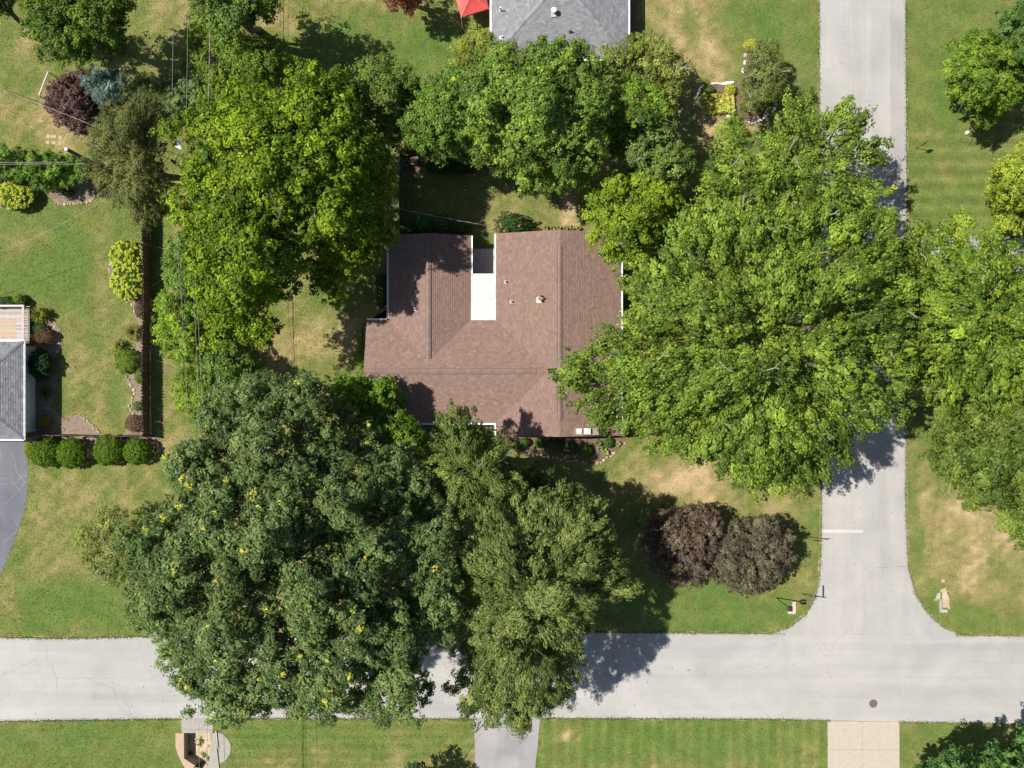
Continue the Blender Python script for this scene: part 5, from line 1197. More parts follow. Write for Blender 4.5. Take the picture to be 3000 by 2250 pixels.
for i, (px, py, r, lb) in enumerate(((1774, 1325, 13, 'largest yellow hosta in the front bed by the curved stones'), (1810, 1301, 11, 'yellow hosta near the east corner of the front bed'), (1737, 1341, 8, 'small yellow hosta below the sunlit clipped shrub'), (1686, 1334, 8, 'dull yellow hosta between two shaded clipped shrubs'), (1644, 1330, 8, 'pale hosta in dappled shade of the front bed'), (1597, 1318, 8, 'greenish hosta in dappled shade of the front bed'), (1560, 1312, 7, 'westernmost hosta of the front bed'))):
    rosette('hosta', lb, 'plant', px, py, r, .35, HC1, HC2, 'hostas in the front bed', seed=i, nb=34, wd=.09)
bush('green_shrub', 'mid green loose shrub between the hostas near the east corner', 'shrub', 1783, 1298, 14, .8, [(.05, .12, .03), (.1, .18, .04)], seed=31, smooth=False)
rosette('iris_clump', 'pale strappy clump beside the chimney foot', 'plant', 1752, 1297, 14, .6, (.3, .3, .12), (.12, .2, .05), seed=32, nb=40)
rosette('iris_clump', 'whitish strappy clump right of the sunlit clipped shrub', 'plant', 1758, 1315, 11, .5, (.4, .4, .25), (.16, .22, .08), seed=33, nb=36)
YS = [(0.30, 0.34, 0.03), (0.45, 0.45, 0.07)]
r_ = random.Random(5); gold = [(2060 + (i % 6) * 15 + r_.uniform(-4, 4) + (i // 6) * 3, 284 + (i // 6) * 13 + r_.uniform(-3, 3)) for i in range(24)]
where = ('west kerb', 'left side', 'left middle', 'middle', 'right middle', 'olive tree side'); rows = ('top row', 'second row', 'third row', 'bottom row')
for i, (px, py) in enumerate(gold):
    rosette('golden_daylily', 'golden strappy plant in the %s of the island bed, %s' % (rows[i // 6], where[i % 6]), 'plant', px, py, 14, .5, (0.58, 0.55, 0.14), (0.34, 0.38, 0.07), 'golden plants filling the island bed', seed=60 + i, nb=70, wd=.11)
bush('yellow_shrub', 'bright yellow shrub at the north tip of the island bed', 'shrub', 2204, 131, 24, 1.0, YS, seed=34, ry=16, smooth=False, L=.14)
bush('yellow_shrub', 'small yellow shrub against the west side of the olive tree', 'shrub', 2140, 262, 16, .8, YS, seed=35, smooth=False, L=.12)
bush('green_shrub', 'low mid green shrub inside the top left of the island bed', 'shrub', 2075, 262, 19, .7, [(.07, .13, .02), (.12, .18, .03)], seed=36, ry=12, smooth=False)
rosette('iris_clump', 'shaded strappy clump under the south side of the olive tree', 'plant', 2226, 318, 13, .6, (.2, .2, .05), (.1, .14, .03), seed=37, nb=34)
# behind the deck and along the left house
rosette('ornamental_grass', 'big yellow-green arching grass clump right of the deck railing', 'plant', 118, 922, 31, 1.1, (.28, .28, .05), (.10, .14, .03), seed=40, nb=150, wd=.05)
rosette('ornamental_grass', 'yellow arching grass clump against the picket fence', 'plant', 392, 975, 30, 1.0, (.30, .26, .08), (.12, .15, .03), seed=41, nb=130, wd=.045)
rosette('ornamental_grass', 'smaller tan grass clump below the yellow one by the picket fence', 'plant', 352, 1010, 20, .8, (.28, .24, .08), (.12, .15, .04), seed=42, nb=80, wd=.045)
rosette('iris_clump', 'green sword-leaved clump in the shade beside the white siding wall', 'plant', 133, 1150, 24, .7, (.07, .13, .04), (.04, .08, .03), seed=43, nb=80, wd=.04)
bush('barberry', 'dark reddish-brown shrub between the deck and the stone edging', 'shrub', 127, 985, 34, 1.0, [(.10, .05, .03), (.16, .10, .05)], seed=44, ry=22, smooth=False, L=.12)
bush('green_shrub', 'blue-green low shrub above the reddish-brown shrub by the deck', 'shrub', 115, 962, 19, .8, [(.05, .11, .04), (.09, .16, .05)], seed=45, ry=14, smooth=False)
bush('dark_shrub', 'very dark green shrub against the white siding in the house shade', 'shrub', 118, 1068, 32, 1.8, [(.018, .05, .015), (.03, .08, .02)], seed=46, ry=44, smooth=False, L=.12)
bush('yellow_shrub', 'yellow shrub in the dark shade at the house corner', 'shrub', 129, 1235, 19, .8, [(.22, .24, .02), (.32, .3, .03)], seed=47, ry=15, smooth=False)
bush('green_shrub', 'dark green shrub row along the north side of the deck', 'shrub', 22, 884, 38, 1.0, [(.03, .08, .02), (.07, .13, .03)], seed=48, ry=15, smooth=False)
bush('lime_shrub', 'bright lime shrub at the deck corner', 'shrub', 53, 876, 15, 1.0, [(.14, .22, .02), (.22, .3, .03)], seed=49, smooth=False)
bush('green_shrub', 'dark green shrub at the outer corner of the deck', 'shrub', 66, 886, 14, 1.0, [(.03, .08, .02), (.07, .13, .03)], seed=50, smooth=False)
bush('lime_shrub', 'large light green shrub in the middle of the picket fence bed', 'shrub', 370, 1058, 32, 1.1, [(.10, .18, .02), (.18, .26, .04)], seed=51, ry=36, smooth=False, L=.13)
bush('lime_shrub', 'light green mound just above the large light green shrub', 'shrub', 345, 1030, 17, .8, [(.18, .22, .03), (.28, .3, .05)], seed=52, smooth=False, L=.12)
bush('green_shrub', 'low green patch at the foot of the picket fence', 'shrub', 402, 1190, 13, .5, [(.08, .14, .02), (.14, .2, .04)], seed=53, smooth=False)
bush('green_shrub', 'small green tuft by the picket fence above the stones', 'shrub', 408, 1100, 14, .6, [(.1, .17, .02), (.15, .22, .04)], seed=54, ry=24, smooth=False)
bush('barberry', 'twiggy rust-brown shrub in the corner where the two left fences meet', 'shrub', 392, 1240, 26, .8, [(.13, .075, .05), (.2, .12, .08)], seed=55, ry=26, smooth=False, lai=1.6)
bush('barberry', 'dull purple-brown shrub below the two blossoming shrubs', 'shrub', 408, 905, 14, .9, [(.12, .09, .06), (.17, .13, .09)], seed=56, ry=24, smooth=False)
bush('green_shrub', 'low green shrub on the mulch under the dark hedge', 'shrub', 196, 563, 19, .5, [(.05, .1, .02), (.09, .15, .03)], seed=57, ry=11, smooth=False)
# behind and beside the brown house
bush('rose_shrub', 'dark green shrub with pink flowers behind the east wing of the brown house', 'shrub', 1500, 657, 46, 2.2, [(.03, .075, .015), (.07, .13, .03)], seed=58, ry=32, smooth=False, L=.16, bump_=.16, flowers=(7, .09, (.55, .22, .24)))
for i, (px, py, rx, ry, c, lb) in enumerate(((1195, 668, 30, 22, (.04, .10, .03), 'shaded green shrub behind the west wing beside the fence'), (1245, 660, 34, 24, (.06, .13, .03), 'glossy green shrub in the middle behind the west wing'), (1295, 652, 30, 24, (.07, .13, .05), 'pale-speckled green shrub behind the west wing'), (1345, 668, 30, 18, (.04, .09, .02), 'dark green shrub nearest the gap between the wings'))):
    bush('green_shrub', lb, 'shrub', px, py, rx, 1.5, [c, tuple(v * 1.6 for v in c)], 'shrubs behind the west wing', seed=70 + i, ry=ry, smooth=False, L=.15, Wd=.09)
bush('green_shrub', 'tall shaded shrub against the west wing wall', 'shrub', 1118, 850, 22, 1.8, [(.04, .09, .02), (.07, .13, .03)], seed=76, ry=50, smooth=False, L=.15)
bush('lime_shrub', 'bright grassy shrub at the west gable of the brown house', 'shrub', 1062, 1040, 15, 1.0, [(.10, .2, .02), (.16, .28, .04)], seed=77, ry=42, smooth=False, L=.14)
for i in range(6): rosette('iris_clump', ('pale', 'yellowish', 'slim', 'bright', 'low', 'small')[i] + ' strappy clump along the back eave of the east wing, ' + ('first', 'second', 'third', 'fourth', 'fifth', 'last')[i] + ' from the left', 'plant', 1600 + i * 19, 668 + (i % 2) * 2, 10, .5, (.34, .36, .16), (.16, .24, .06), 'strappy clumps along the back eave', seed=80 + i, nb=24)
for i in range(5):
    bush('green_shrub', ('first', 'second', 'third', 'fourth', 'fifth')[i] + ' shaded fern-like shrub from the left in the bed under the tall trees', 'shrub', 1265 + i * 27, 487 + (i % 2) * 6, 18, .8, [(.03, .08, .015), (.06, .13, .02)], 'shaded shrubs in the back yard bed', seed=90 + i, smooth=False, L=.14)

# ================================================================== TREES (crown outlines in overview units)
YG = [(0.048, 0.100, 0.005), (0.142, 0.208, 0.010), (0.26, 0.30, 0.02)]
MG = [(0.052, 0.100, 0.014), (0.143, 0.208, 0.026), (0.25, 0.28, 0.03)]
OG = [(0.047, 0.088, 0.024), (0.116, 0.166, 0.052), (0.24, 0.25, 0.14)]
FG = [(0.066, 0.105, 0.022), (0.155, 0.185, 0.05), (0.28, 0.27, 0.12)]
tree('oak_tree', 'huge dark green tree with yellow leaf flecks filling the lower left, overhanging the street', 'tree',
     [(430, 880), (480, 845), (545, 812), (600, 803), (650, 802), (700, 815), (712, 850), (735, 880), (790, 915), (840, 935), (880, 955), (915, 985), (955, 1005), (970, 1060), (1000, 1110), (1015, 1160), (1005, 1210), (1020, 1262), (1005, 1310), (1020, 1360), (995, 1405), (935, 1425), (925, 1470), (905, 1510), (895, 1545), (830, 1555), (780, 1540), (720, 1555), (650, 1560), (600, 1545), (568, 1520), (545, 1560), (500, 1578), (455, 1560), (428, 1530), (400, 1500), (395, 1478), (358, 1450), (372, 1420), (335, 1415), (296, 1388), (322, 1352), (290, 1340), (272, 1308), (300, 1272), (240, 1242), (222, 1215), (260, 1180), (290, 1140), (350, 1110), (372, 1080), (352, 1020), (385, 970), (415, 930)],
     19.5, 13.5, rc=.80, spf=1.5, grow=11, lai=3.5, L=.27, Wd=.10, col=OG, gap=.07, gapwl=3.4, seed=1, r0=.55, lobe=1.5, lobewl=4.2, flecks=95, nlimb=10, Dm=4.2, cvar=.16, fleckcol=(.34, .34, .05))
tree('locust_tree', 'huge airy green tree reaching from the brown roof across to the side street', 'tree',
     [(1196, 800), (1222, 765), (1240, 745), (1285, 735), (1298, 695), (1330, 705), (1352, 680), (1350, 620), (1372, 570), (1410, 545), (1420, 500), (1455, 470), (1500, 440), (1560, 430), (1640, 430), (1700, 450), (1780, 430), (1850, 430), (1930, 480), (1960, 560), (1980, 640), (1975, 740), (1985, 820), (1955, 850), (1945, 900), (1905, 925), (1850, 955), (1830, 1005), (1790, 1030), (1750, 1060), (1700, 1055), (1650, 1078), (1590, 1060), (1560, 1015), (1500, 995), (1440, 985), (1400, 955), (1365, 935), (1300, 930), (1250, 905), (1228, 880), (1275, 850), (1225, 855), (1205, 825)],
     17.5, 10.5, rc=.64, spf=1.4, style='feather', an0=1.5, low=.7, lai=2.3, L=.22, Wd=.13, col=MG, gap=.14, gapwl=3.6, seed=2, r0=.5, lobe=2.4, lobewl=3.6, twigs=26, nlimb=10, Dm=6.0, flecks=12, fleckcol=(.22, .26, .03))
tree('locust_tree', 'sparse northern crown of airy branches over the side street with road showing through', 'tree',
     [(1400, 455), (1490, 415), (1520, 370), (1545, 300), (1580, 255), (1620, 290), (1665, 285), (1700, 215), (1745, 200), (1775, 250), (1800, 222), (1848, 218), (1876, 245), (1868, 290), (1904, 300), (1910, 345), (1878, 392), (1925, 388), (1935, 430), (1925, 480), (1870, 490), (1780, 480), (1700, 490), (1600, 480), (1500, 480)],
     13.5, 9, grow=9, rc=.58, style='feather', an0=1.5, lai=1.9, L=.21, Wd=.12, col=MG, gap=.26, gapwl=3.0, seed=3, r0=.32, lobe=1.3, twigs=14, low=.6, flecks=5, fleckcol=(.22, .26, .03))
tree('locust_tree', 'wide bright crown spreading off the right edge over the covered driveway', 'tree',
     [(1890, 540), (1935, 510), (1990, 482), (2020, 512), (2062, 458), (2095, 445), (2092, 500), (2140, 492), (2175, 530), (2300, 545), (2330, 700), (2300, 860), (2150, 890), (2100, 860), (2050, 880), (2005, 860), (1950, 830), (1915, 760), (1900, 690), (1870, 610)],
     16, 10.5, rc=.66, spf=1.4, style='feather', an0=1.5, low=.7, lai=2.2, L=.22, Wd=.13, col=[(0.055, 0.105, 0.012), (0.14, 0.205, 0.02), (.28, .3, .03)], gap=.1, gapwl=2.4, seed=4, r0=.4, lobe=1.6, lobewl=3.5, twigs=14, flecks=10, fleckcol=(.25, .28, .03))
tree('maple_tree', 'mid green tree at the right edge below the wide bright crown', 'tree',
     [(2002, 1000), (1998, 945), (2010, 890), (2060, 850), (2140, 860), (2180, 810), (2300, 760), (2340, 900), (2340, 1130), (2260, 1200), (2200, 1175), (2168, 1150), (2158, 1110), (2100, 1102), (2070, 1065), (2045, 1060), (2025, 1040)],
     14, 8, rc=.72, lai=2.6, L=.22, Wd=.12, col=[(0.050, 0.09, 0.014), (0.115, 0.160, 0.026), (.18, .22, .05)], gap=.12, seed=5, r0=.35, lobe=1.5, lobewl=3.6, twigs=5)
tree('elm_tree', 'feathery olive-green tree in the lower middle reaching down to the street', 'tree',
     [(1005, 1120), (1050, 1085), (1100, 1075), (1140, 1050), (1165, 1030), (1195, 1058), (1235, 1062), (1265, 1095), (1290, 1070), (1330, 1095), (1308, 1122), (1332, 1145), (1300, 1182), (1332, 1215), (1372, 1272), (1340, 1300), (1282, 1330), (1256, 1348), (1266, 1398), (1248, 1430), (1258, 1462), (1228, 1478), (1222, 1510), (1172, 1540), (1128, 1556), (1085, 1545), (1045, 1545), (1005, 1515), (968, 1490), (962, 1455), (1000, 1430), (1012, 1380), (1002, 1320), (1020, 1270), (998, 1222), (1012, 1165)],
     15.8, 9, grow=12, rc=.8, lai=2.6, L=.24, Wd=.08, col=FG, gap=.03, gapwl=2.8, seed=6, style='feather', r0=.4, lobe=1.6, lobewl=3.2, nlimb=9, Dm=3.8)
tree('elm_tree', 'feathery olive-green tree touching the south eave of the brown house', 'tree',
     [(938, 915), (958, 880), (985, 872), (1012, 890), (1038, 915), (1068, 930), (1086, 962), (1092, 1000), (1115, 1010), (1142, 1040), (1118, 1062), (1092, 1085), (1060, 1100), (1020, 1105), (985, 1078), (958, 1060), (946, 1020), (950, 980)],
     13.5, 8, rc=.66, lai=2.6, L=.22, Wd=.08, col=[(0.06, 0.10, 0.02), (0.12, 0.16, 0.035), (.22, .22, .08)], gap=.05, seed=7, style='feather', r0=.3, lobe=1.2, Dm=3.0)
tree('elm_tree', 'lower dark crown in the gap between the two feathery trees', 'tree', [(1090, 1000), (1150, 1010), (1190, 1040), (1240, 1060), (1250, 1140), (1200, 1160), (1120, 1150), (1050, 1120), (1020, 1090), (1090, 1080)],
     8.5, 5.5, rc=.6, lai=2.2, L=.2, Wd=.08, col=[(0.03, 0.07, 0.02), (0.07, 0.12, 0.03)], gap=.1, seed=8, style='feather', r0=.2, Dm=2.5)
tree('maple_tree', 'bright green low tree between the dark oak and the southwest corner of the brown roof', 'tree',
     [(705, 822), (738, 806), (775, 812), (810, 820), (838, 812), (868, 832), (858, 852), (872, 880), (898, 915), (928, 955), (905, 985), (850, 970), (800, 968), (745, 935), (718, 880)],
     8.5, 5.5, rc=.55, lai=2.9, L=.19, Wd=.12, col=[(0.05, 0.11, 0.008), (0.10, 0.18, 0.014), (.2, .27, .03)], gap=.05, seed=9, r0=.22, lobe=.9, lobewl=3, Dm=2.6)
tree('ash_tree', 'large bright yellow-green tree west of the brown house under the wires', 'tree',
     [(345, 285), (368, 245), (400, 238), (440, 215), (480, 218), (500, 175), (560, 165), (600, 185), (632, 165), (655, 140), (700, 135), (740, 142), (762, 190), (758, 240), (800, 275), (835, 330), (850, 400), (838, 460), (852, 500), (845, 560), (800, 572), (776, 590), (758, 622), (715, 660), (680, 640), (655, 612), (620, 640), (592, 680), (612, 700), (590, 740), (560, 762), (540, 745), (505, 735), (465, 770), (440, 735), (450, 690), (420, 650), (425, 600), (398, 560), (405, 505), (375, 470), (372, 420), (385, 370), (342, 330)],
     16.5, 11.6, rc=.7, lai=2.6, L=.23, Wd=.13, col=YG, gap=.12, gapwl=3.2, seed=10, r0=.45, lobe=1.8, lobewl=3.8, nlimb=10, Dm=6.0, flecks=30, fleckcol=(.24, .30, .02), cvar=.2, avoid=((524, 430, 46), (506, 470, 25), (490, 424, 26)))
tree('elm_tree', 'big round green tree against the grey house roof, centre top', 'tree',
     [(985, 180), (1010, 145), (1050, 110), (1085, 95), (1130, 112), (1175, 85), (1220, 82), (1262, 100), (1300, 130), (1318, 190), (1322, 250), (1318, 320), (1300, 370), (1260, 400), (1215, 408), (1165, 412), (1110, 395), (1070, 372), (1040, 350), (1000, 300), (985, 240)],
     16, 9, rc=.72, lai=2.8, L=.2, Wd=.12, col=[(0.062, 0.120, 0.018), (0.142, 0.215, 0.034), (.24, .27, .03)], gap=.06, seed=11, r0=.42, lobe=1.9, lobewl=3.8, Dm=5.0, flecks=16, fleckcol=(.26, .32, .02), twigs=5)
tree('elm_tree', 'vivid green tree tucked between the big round tree and the yellow-green one', 'tree',
     [(1290, 205), (1320, 180), (1360, 165), (1400, 170), (1425, 200), (1440, 245), (1420, 290), (1385, 315), (1340, 330), (1315, 320), (1300, 270)],
     10.5, 6.5, rc=.6, lai=2.7, L=.19, Wd=.12, col=[(0.062, 0.118, 0.014), (0.13, 0.20, 0.022)], gap=.08, seed=12, r0=.25, lobe=1.0, Dm=2.8)
tree('locust_tree', 'pale yellow-green tree by the southeast corner of the grey roof', 'tree',
     [(1290, 130), (1310, 95), (1345, 78), (1390, 75), (1440, 75), (1462, 110), (1482, 150), (1478, 200), (1460, 240), (1430, 250), (1410, 200), (1370, 165), (1320, 165)],
     7.2, 3.4, grow=2, rc=.55, lai=2.2, L=.18, Wd=.11, col=[(0.115, 0.15, 0.025), (0.21, 0.23, 0.055), (.3, .28, .06)], gap=.15, seed=13, r0=.2, lobe=.9, Dm=2.4, twigs=4)
tree('maple_tree', 'soft mid green tree between the round tree and the huge airy one', 'tree',
     [(1325, 300), (1360, 270), (1400, 255), (1440, 262), (1475, 290), (1500, 320), (1505, 360), (1480, 400), (1440, 430), (1400, 400), (1350, 380), (1320, 350)],
     10, 5.2, rc=.6, lai=2.5, L=.2, Wd=.12, col=[(0.062, 0.115, 0.024), (0.125, 0.175, 0.04)], gap=.1, seed=14, r0=.28, lobe=1.1, Dm=3.0, twigs=3)
tree('maple_tree', 'vivid lime green tree at the northeast corner of the brown roof', 'tree',
     [(1262, 415), (1290, 385), (1330, 370), (1370, 355), (1420, 365), (1450, 395), (1470, 430), (1440, 480), (1420, 520), (1385, 560), (1350, 575), (1310, 560), (1280, 530), (1270, 480)],
     10.5, 6.5, rc=.6, lai=2.8, L=.2, Wd=.12, col=[(0.075, 0.135, 0.01), (0.155, 0.22, 0.014), (.24, .3, .02)], gap=.06, seed=15, r0=.28, lobe=1.2, lobewl=3, Dm=3.2)
tree('elm_tree', 'soft green tree behind the fenced yard, left of the big round tree', 'tree',
     [(865, 250), (880, 205), (905, 180), (940, 165), (985, 150), (1030, 180), (1020, 240), (1025, 300), (1040, 335), (990, 345), (950, 348), (905, 335), (878, 300)],
     12.5, 8, rc=.6, lai=2.6, L=.18, Wd=.11, col=[(0.055, 0.115, 0.016), (0.105, 0.175, 0.026)], gap=.06, seed=16, r0=.25, lobe=1.2, Dm=2.8)
tree('elm_tree', 'dull green tree at the edge of the north lawn beside the bright ash', 'tree',
     [(730, 200), (740, 165), (775, 145), (815, 122), (855, 130), (890, 165), (898, 210), (885, 260), (878, 320), (845, 345), (815, 300), (775, 250)],
     12, 7.5, rc=.58, lai=2.5, L=.18, Wd=.11, col=[(0.065, 0.11, 0.018), (0.11, 0.165, 0.03)], gap=.08, seed=17, r0=.22, lobe=1.1, Dm=2.6, twigs=4)
tree('shrubby_tree', 'yellow-tinged shrubby tree west of the grey roof below the red canopy', 'tree',
     [(965, 150), (985, 110), (1010, 75), (1030, 60), (1062, 70), (1065, 110), (1040, 130), (1010, 160)], 6.5, 4, rc=.5, lai=2.4, L=.16, Wd=.1, col=[(0.12, 0.15, 0.02), (0.2, 0.22, 0.04)], gap=.1, seed=18, r0=.15, Dm=2)
tree('redbud_tree', 'rust-red leaved tree just entering the top edge', 'tree', [(828, -60), (900, -60), (900, 8), (880, 24), (850, 18), (835, 2)], 6.5, 4.5, rc=.5, lai=2.6, L=.18, Wd=.12, col=[(0.13, 0.05, 0.03), (0.21, 0.09, 0.05)], gap=.05, seed=19, r0=.15, Dm=2)
tree('maple_tree', 'dark green tree at the top edge shading the north lawn', 'tree', [(420, -60), (600, -60), (605, 20), (590, 50), (560, 62), (520, 55), (505, 90), (470, 70), (440, 40), (405, 20)], 12, 8, rc=.65, lai=2.7, L=.2, Wd=.12, col=[(0.05, 0.10, 0.02), (0.105, 0.165, 0.03)], gap=.12, seed=20, r0=.3, Dm=3)
tree('shrubby_tree', 'tall light green scrub column under the wires at the top', 'tree', [(408, 20), (450, 15), (500, 60), (530, 110), (520, 170), (500, 215), (460, 235), (425, 200), (404, 130)], 7, 4, rc=.5, lai=2.5, L=.16, Wd=.1, col=[(0.075, 0.13, 0.015), (0.14, 0.2, 0.025)], gap=.12, seed=21, r0=.15, Dm=2)
tree('shrubby_tree', 'rounded light green tree above the bright ash crown', 'tree', [(500, 120), (530, 90), (580, 80), (625, 100), (640, 140), (610, 180), (560, 190), (510, 180)], 8, 5, rc=.55, lai=2.6, L=.18, Wd=.1, col=[(0.075, 0.13, 0.015), (0.13, 0.19, 0.022)], gap=.06, seed=22, r0=.2, Dm=2.4)
tree('juniper', 'pale grey-green juniper with pointed tips under the wires', 'tree', [(310, 185), (335, 160), (365, 150), (400, 140), (432, 145), (470, 190), (480, 235), (440, 225), (400, 245), (360, 240), (325, 220)], 5.5, 3.5, rc=.5, lai=2.8, L=.2, Wd=.06, col=[(0.085, 0.14, 0.045), (0.15, 0.21, 0.075)], gap=.05, seed=23, style='feather', r0=.14, Dm=1.8)
tree('maple_tree', 'dark green tree in the top left corner', 'tree', [(10, -60), (260, -60), (275, 20), (285, 70), (260, 120), (215, 130), (170, 125), (130, 135), (90, 115), (70, 80), (45, 40)], 13, 7, rc=.68, lai=2.6, L=.21, Wd=.12, col=[(0.04, 0.08, 0.01), (0.09, 0.145, 0.015)], gap=.25, gapwl=2.4, seed=24, r0=.35, Dm=4)
tree('maple_tree', 'small shaded tree at the far left of the top edge', 'tree', [(-80, -60), (30, -60), (38, 0), (20, 30), (-80, 50)], 10, 7, rc=.6, lai=2.5, L=.2, Wd=.12, col=[(0.04, 0.085, 0.02), (0.08, 0.13, 0.03)], gap=.1, seed=25, r0=.2, Dm=2)
tree('smoke_tree', 'purple-leaved round tree beside the blue spruce', 'tree', [(130, 165), (150, 150), (185, 158), (205, 185), (215, 230), (222, 270), (200, 285), (175, 292), (150, 285), (125, 260), (105, 235), (100, 205), (115, 180)], 5.2, 2.8, rc=.45, lai=2.8, L=.16, Wd=.12, col=[(0.065, 0.035, 0.04), (0.12, 0.07, 0.065)], gap=.05, seed=26, r0=.14, Dm=2.2, lobe=.7, lobewl=2)
tree('blue_spruce', 'blue-grey spruce between the purple tree and the conifer', 'tree', [(170, 165), (200, 150), (240, 148), (268, 165), (285, 190), (270, 215), (235, 225), (205, 222), (185, 195)], 6.5, 2.5, rc=.42, lai=3, L=.17, Wd=.055, col=[(0.06, 0.11, 0.095), (0.13, 0.19, 0.165)], gap=.02, seed=27, style='feather', r0=.14, Dm=2.2, lobe=.5)
tree('conifer', 'large thin olive-brown conifer above the end of the picket fence', 'tree', [(245, 225), (280, 205), (320, 195), (350, 210), (355, 260), (352, 330), (375, 400), (370, 455), (340, 490), (300, 485), (262, 465), (240, 420), (205, 395), (185, 340), (195, 300), (215, 255)], 13, 6, rc=.62, lai=1.8, L=.2, Wd=.06, col=[(0.06, 0.08, 0.02), (0.13, 0.14, 0.042), (.18, .13, .05)], gap=.1, seed=28, style='feather', r0=.28, Dm=4.0, lobe=1.0)
for i, (o_, H_, cl, lb) in enumerate((
    ([(362, 520), (400, 505), (440, 560), (455, 620), (430, 665), (385, 655), (360, 600)], 6, 1, 'top of the hedge under the wires beside the picket fence shadow'),
    ([(335, 680), (345, 640), (390, 640), (440, 660), (460, 720), (440, 780), (395, 790), (350, 765), (338, 720)], 5.5, 0, 'lime green hedge shrub bulging over the fence shadow'),
    ([(440, 760), (500, 740), (545, 770), (560, 815), (520, 850), (460, 840), (430, 800)], 5.5, 1, 'mid green hedge shrub under the bright ash'),
    ([(375, 830), (400, 795), (440, 790), (470, 830), (470, 870), (440, 900), (420, 930), (395, 900)], 5, 0, 'lowest light green hedge shrub above the dark oak'))):
    tree('hedge_tree', lb, 'shrub', o_, H_, 3.2, rc=.5, lai=2.8, L=.16, Wd=.1, col=([(0.09, 0.17, 0.015), (0.17, 0.25, 0.025)], [(0.06, 0.12, 0.02), (0.11, 0.18, 0.03)])[cl], gap=.08, seed=30 + i, r0=.1, Dm=1.8, lobe=.8, lobewl=2.5, nlimb=4)
tree('hedge_tree', 'mixed green hedge running to the left edge with the wires above', 'shrub', [(-60, 310), (0, 312), (50, 330), (120, 328), (170, 335), (190, 360), (185, 385), (150, 400), (100, 412), (60, 400), (0, 385), (-60, 385)], 3.2, 2.0, rc=.42, lai=3, L=.15, Wd=.09, col=[(0.05, 0.11, 0.015), (0.11, 0.19, 0.025), (.22, .24, .03)], gap=.03, seed=36, r0=.08, Dm=1.2, lobe=.5, lobewl=2)
PL = [(0.076, 0.053, 0.040), (0.132, 0.098, 0.068), (0.12, 0.15, 0.05)]
tree('plum_tree', 'left one of two touching purple-brown round trees on the front lawn', 'tree', [(1384, 1165), (1395, 1130), (1430, 1100), (1475, 1090), (1530, 1092), (1562, 1110), (1560, 1145), (1560, 1190), (1545, 1230), (1515, 1255), (1470, 1262), (1430, 1250), (1400, 1215)], 4.6, 2.4, rc=.42, lai=2.6, L=.14, Wd=.08, col=PL, gap=0, grow=5, seed=40, group='purple-brown trees on the front lawn', r0=.16, Dm=1.5, lobe=.2, lobewl=2, twigs=0)
tree('plum_tree', 'right one of two touching purple-brown round trees on the front lawn', 'tree', [(1556, 1160), (1580, 1130), (1620, 1118), (1662, 1124), (1692, 1140), (1712, 1162), (1705, 1205), (1695, 1235), (1662, 1268), (1620, 1285), (1580, 1275), (1550, 1250), (1545, 1200)], 4.8, 2.5, rc=.42, lai=2.6, L=.14, Wd=.08, col=[(0.068, 0.058, 0.038), (0.122, 0.108, 0.068), (.11, .15, .04)], gap=0, grow=5, seed=41, group='purple-brown trees on the front lawn', r0=.16, Dm=1.5, lobe=.2, lobewl=2)
tree('willow_shrub', 'thin pale yellow-green shrubby tree at the west edge of the dark oak', 'tree', [(165, 1165), (180, 1120), (225, 1095), (290, 1100), (330, 1130), (320, 1200), (290, 1250), (240, 1262), (205, 1240), (175, 1205)], 6, 3.5, rc=.5, lai=1.3, L=.15, Wd=.08, col=[(0.12, 0.15, 0.03), (0.19, 0.21, 0.06)], gap=.2, seed=42, r0=.12, Dm=2, twigs=10)
tree('olive_tree', 'thin olive-green tree with bare twigs inside the island bed', 'tree', [(1588, 205), (1600, 170), (1610, 130), (1625, 95), (1660, 82), (1685, 100), (1690, 140), (1700, 180), (1688, 215), (1670, 240), (1640, 258), (1610, 250), (1592, 235)], 6, 2.6, grow=0, rc=.45, lai=2.0, L=.14, Wd=.08, col=[(0.08, 0.11, 0.022), (0.14, 0.165, 0.045)], gap=.05, seed=43, r0=.12, Dm=2, twigs=9)
tree('green_shrub', 'light green shrub at the bottom edge of the island bed', 'shrub', [(1560, 255), (1590, 245), (1605, 262), (1600, 290), (1575, 300), (1560, 285)], 2.2, 1.2, grow=0, rc=.35, lai=2.6, L=.15, Wd=.09, col=[(0.08, 0.16, 0.02), (0.14, 0.22, 0.03)], seed=44, r0=.06, Dm=1, nlimb=3)
tree('maple_tree', 'dark-centred green tree on the east lawn near the top right corner', 'tree', [(2045, 155), (2055, 105), (2085, 80), (2130, 62), (2160, 80), (2195, 110), (2205, 170), (2190, 225), (2165, 262), (2130, 272), (2095, 270), (2085, 230), (2060, 215), (2052, 185)], 8.5, 4.4, rc=.55, lai=2.6, L=.19, Wd=.11, col=[(0.06, 0.12, 0.012), (0.125, 0.19, 0.02)], gap=.12, seed=45, r0=.24, Dm=3, lobe=1.2, lobewl=2.6)
tree('maple_tree', 'dark green tree running off the top right corner', 'tree', [(2150, 60), (2185, 20), (2212, 5), (2300, -40), (2330, 180), (2215, 210), (2190, 130)], 10, 6, rc=.58, lai=2.6, L=.2, Wd=.12, col=[(0.04, 0.095, 0.02), (0.09, 0.15, 0.03)], gap=.12, seed=46, r0=.25, Dm=3)
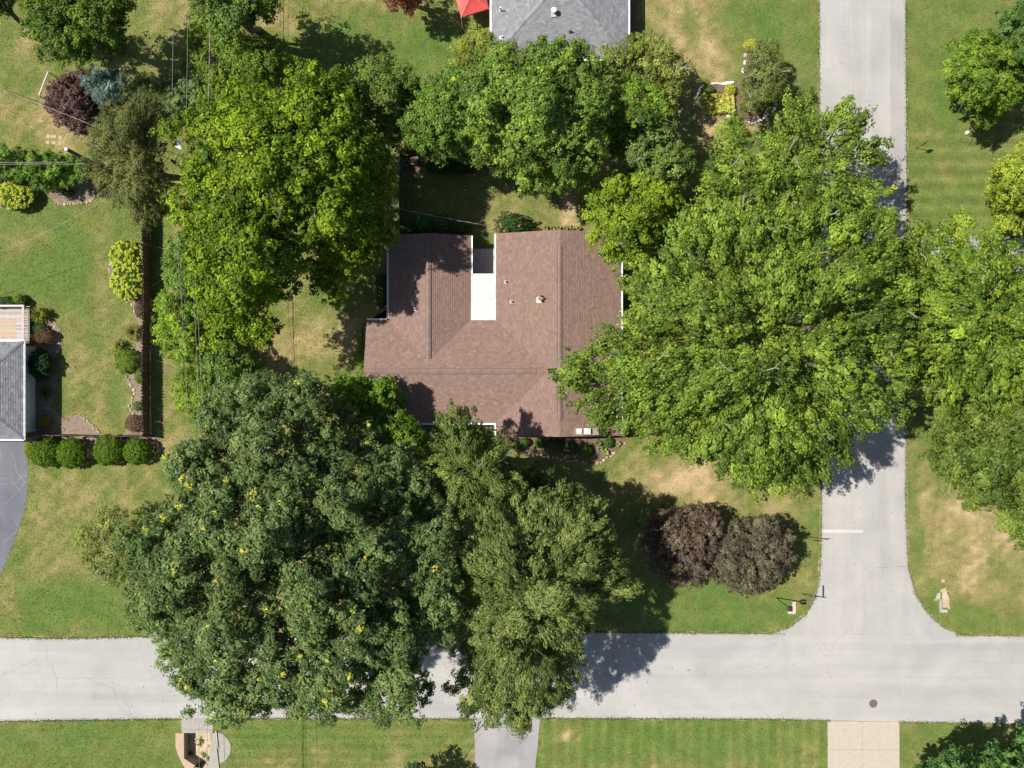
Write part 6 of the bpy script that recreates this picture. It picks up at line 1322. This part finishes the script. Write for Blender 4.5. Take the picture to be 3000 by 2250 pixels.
tree('maple_tree', 'yellow-green tree cut by the right edge above the wide bright crown', 'tree', [(2137, 400), (2150, 360), (2175, 330), (2215, 300), (2320, 290), (2340, 520), (2240, 530), (2190, 520), (2160, 490), (2140, 450)], 10.5, 6.5, rc=.6, lai=2.6, L=.2, Wd=.12, col=[(0.11, 0.17, 0.012), (0.22, 0.26, 0.03), (.33, .33, .04)], gap=.1, seed=47, r0=.28, Dm=3, lobe=1.2)
tree('maple_tree', 'dark green tree cut by the bottom right corner', 'tree', [(1968, 1740), (1975, 1665), (1985, 1640), (2020, 1640), (2060, 1610), (2085, 1590), (2105, 1600), (2120, 1630), (2135, 1590), (2150, 1600), (2160, 1635), (2190, 1590), (2212, 1575), (2320, 1560), (2330, 1760)], 10, 5, rc=.5, lai=2.4, L=.2, Wd=.12, col=[(0.04, 0.10, 0.025), (0.08, 0.155, 0.035)], gap=.2, seed=48, r0=.25, Dm=3.2, lobe=1.4, lobewl=2.4)
tree('maple_tree', 'dark leafy crown standing in for a tree shadow at the bottom edge', 'tree', [(865, 1720), (872, 1652), (890, 1645), (910, 1640), (935, 1648), (955, 1665), (960, 1720)], 5, 3.6, grow=-4, rc=.42, lai=2.4, L=.2, Wd=.12, col=[(0.02, 0.05, 0.02), (0.045, 0.085, 0.03)], gap=.1, seed=49, r0=.16, Dm=1.5)  # dark leaves put where only the shadow of an unseen tree falls
print('leaves', N_LEAF[0])

# ------------------------------------------------------------------ fallen leaves on roofs, streets and lawns
n = 5200; r = np.random.default_rng(77)
src = [(650, 1200, 330, 330), (1600, 780, 380, 330), (1130, 1300, 200, 260), (620, 520, 280, 300), (2080, 720, 160, 260), (1150, 280, 200, 160), (1106, 830, 900, 640)]
k = r.integers(0, len(src), n); S_ = np.array(src)[k]
ox = S_[:, 0] + r.normal(size=n) * S_[:, 2] * 0.75; oy = S_[:, 1] + r.normal(size=n) * S_[:, 3] * 0.75
px, py = ox * OS, oy * OS; X = (px - 1500) / F * CAMH; Y = (1125 - py) / F * CAMH
Zl = np.full(n, 0.045); 
for i in range(n):
    z = zroof(X[i], Y[i])
    if z > 1: Zl[i] = z + 0.045
onroof = Zl > 1
keep = (~onroof) | (r.random(n) < 0.45); inp = (X > xl1) & (X < xr0) & (Y > yA) & (Y < yP); Zl[inp] = ZE + 0.02; keep &= (~inp) | (r.random(n) < .8)
X, Y, Zl = X[keep], Y[keep], Zl[keep]; n = len(X)
pal = np.array([(0.20, 0.15, 0.06), (0.14, 0.10, 0.05), (0.26, 0.24, 0.05), (0.09, 0.12, 0.03)])[r.integers(0, 4, n)]
lo = bpy.data.objects.new('leaf_litter', leaf_mesh('leaf_litter', np.stack([X, Y, Zl], -1), r.normal(size=(n, 3)) * 0.3 + np.array([0, 0, 1]), r.normal(size=(n, 3)), r.uniform(.06, .13, n), r.uniform(.04, .08, n), pal * r.uniform(.8, 1.2, (n, 1))))
COL.objects.link(lo); tag(lo, 'dry fallen leaves scattered over roof, street and lawns', 'leaf litter'); lo['kind'] = 'stuff'
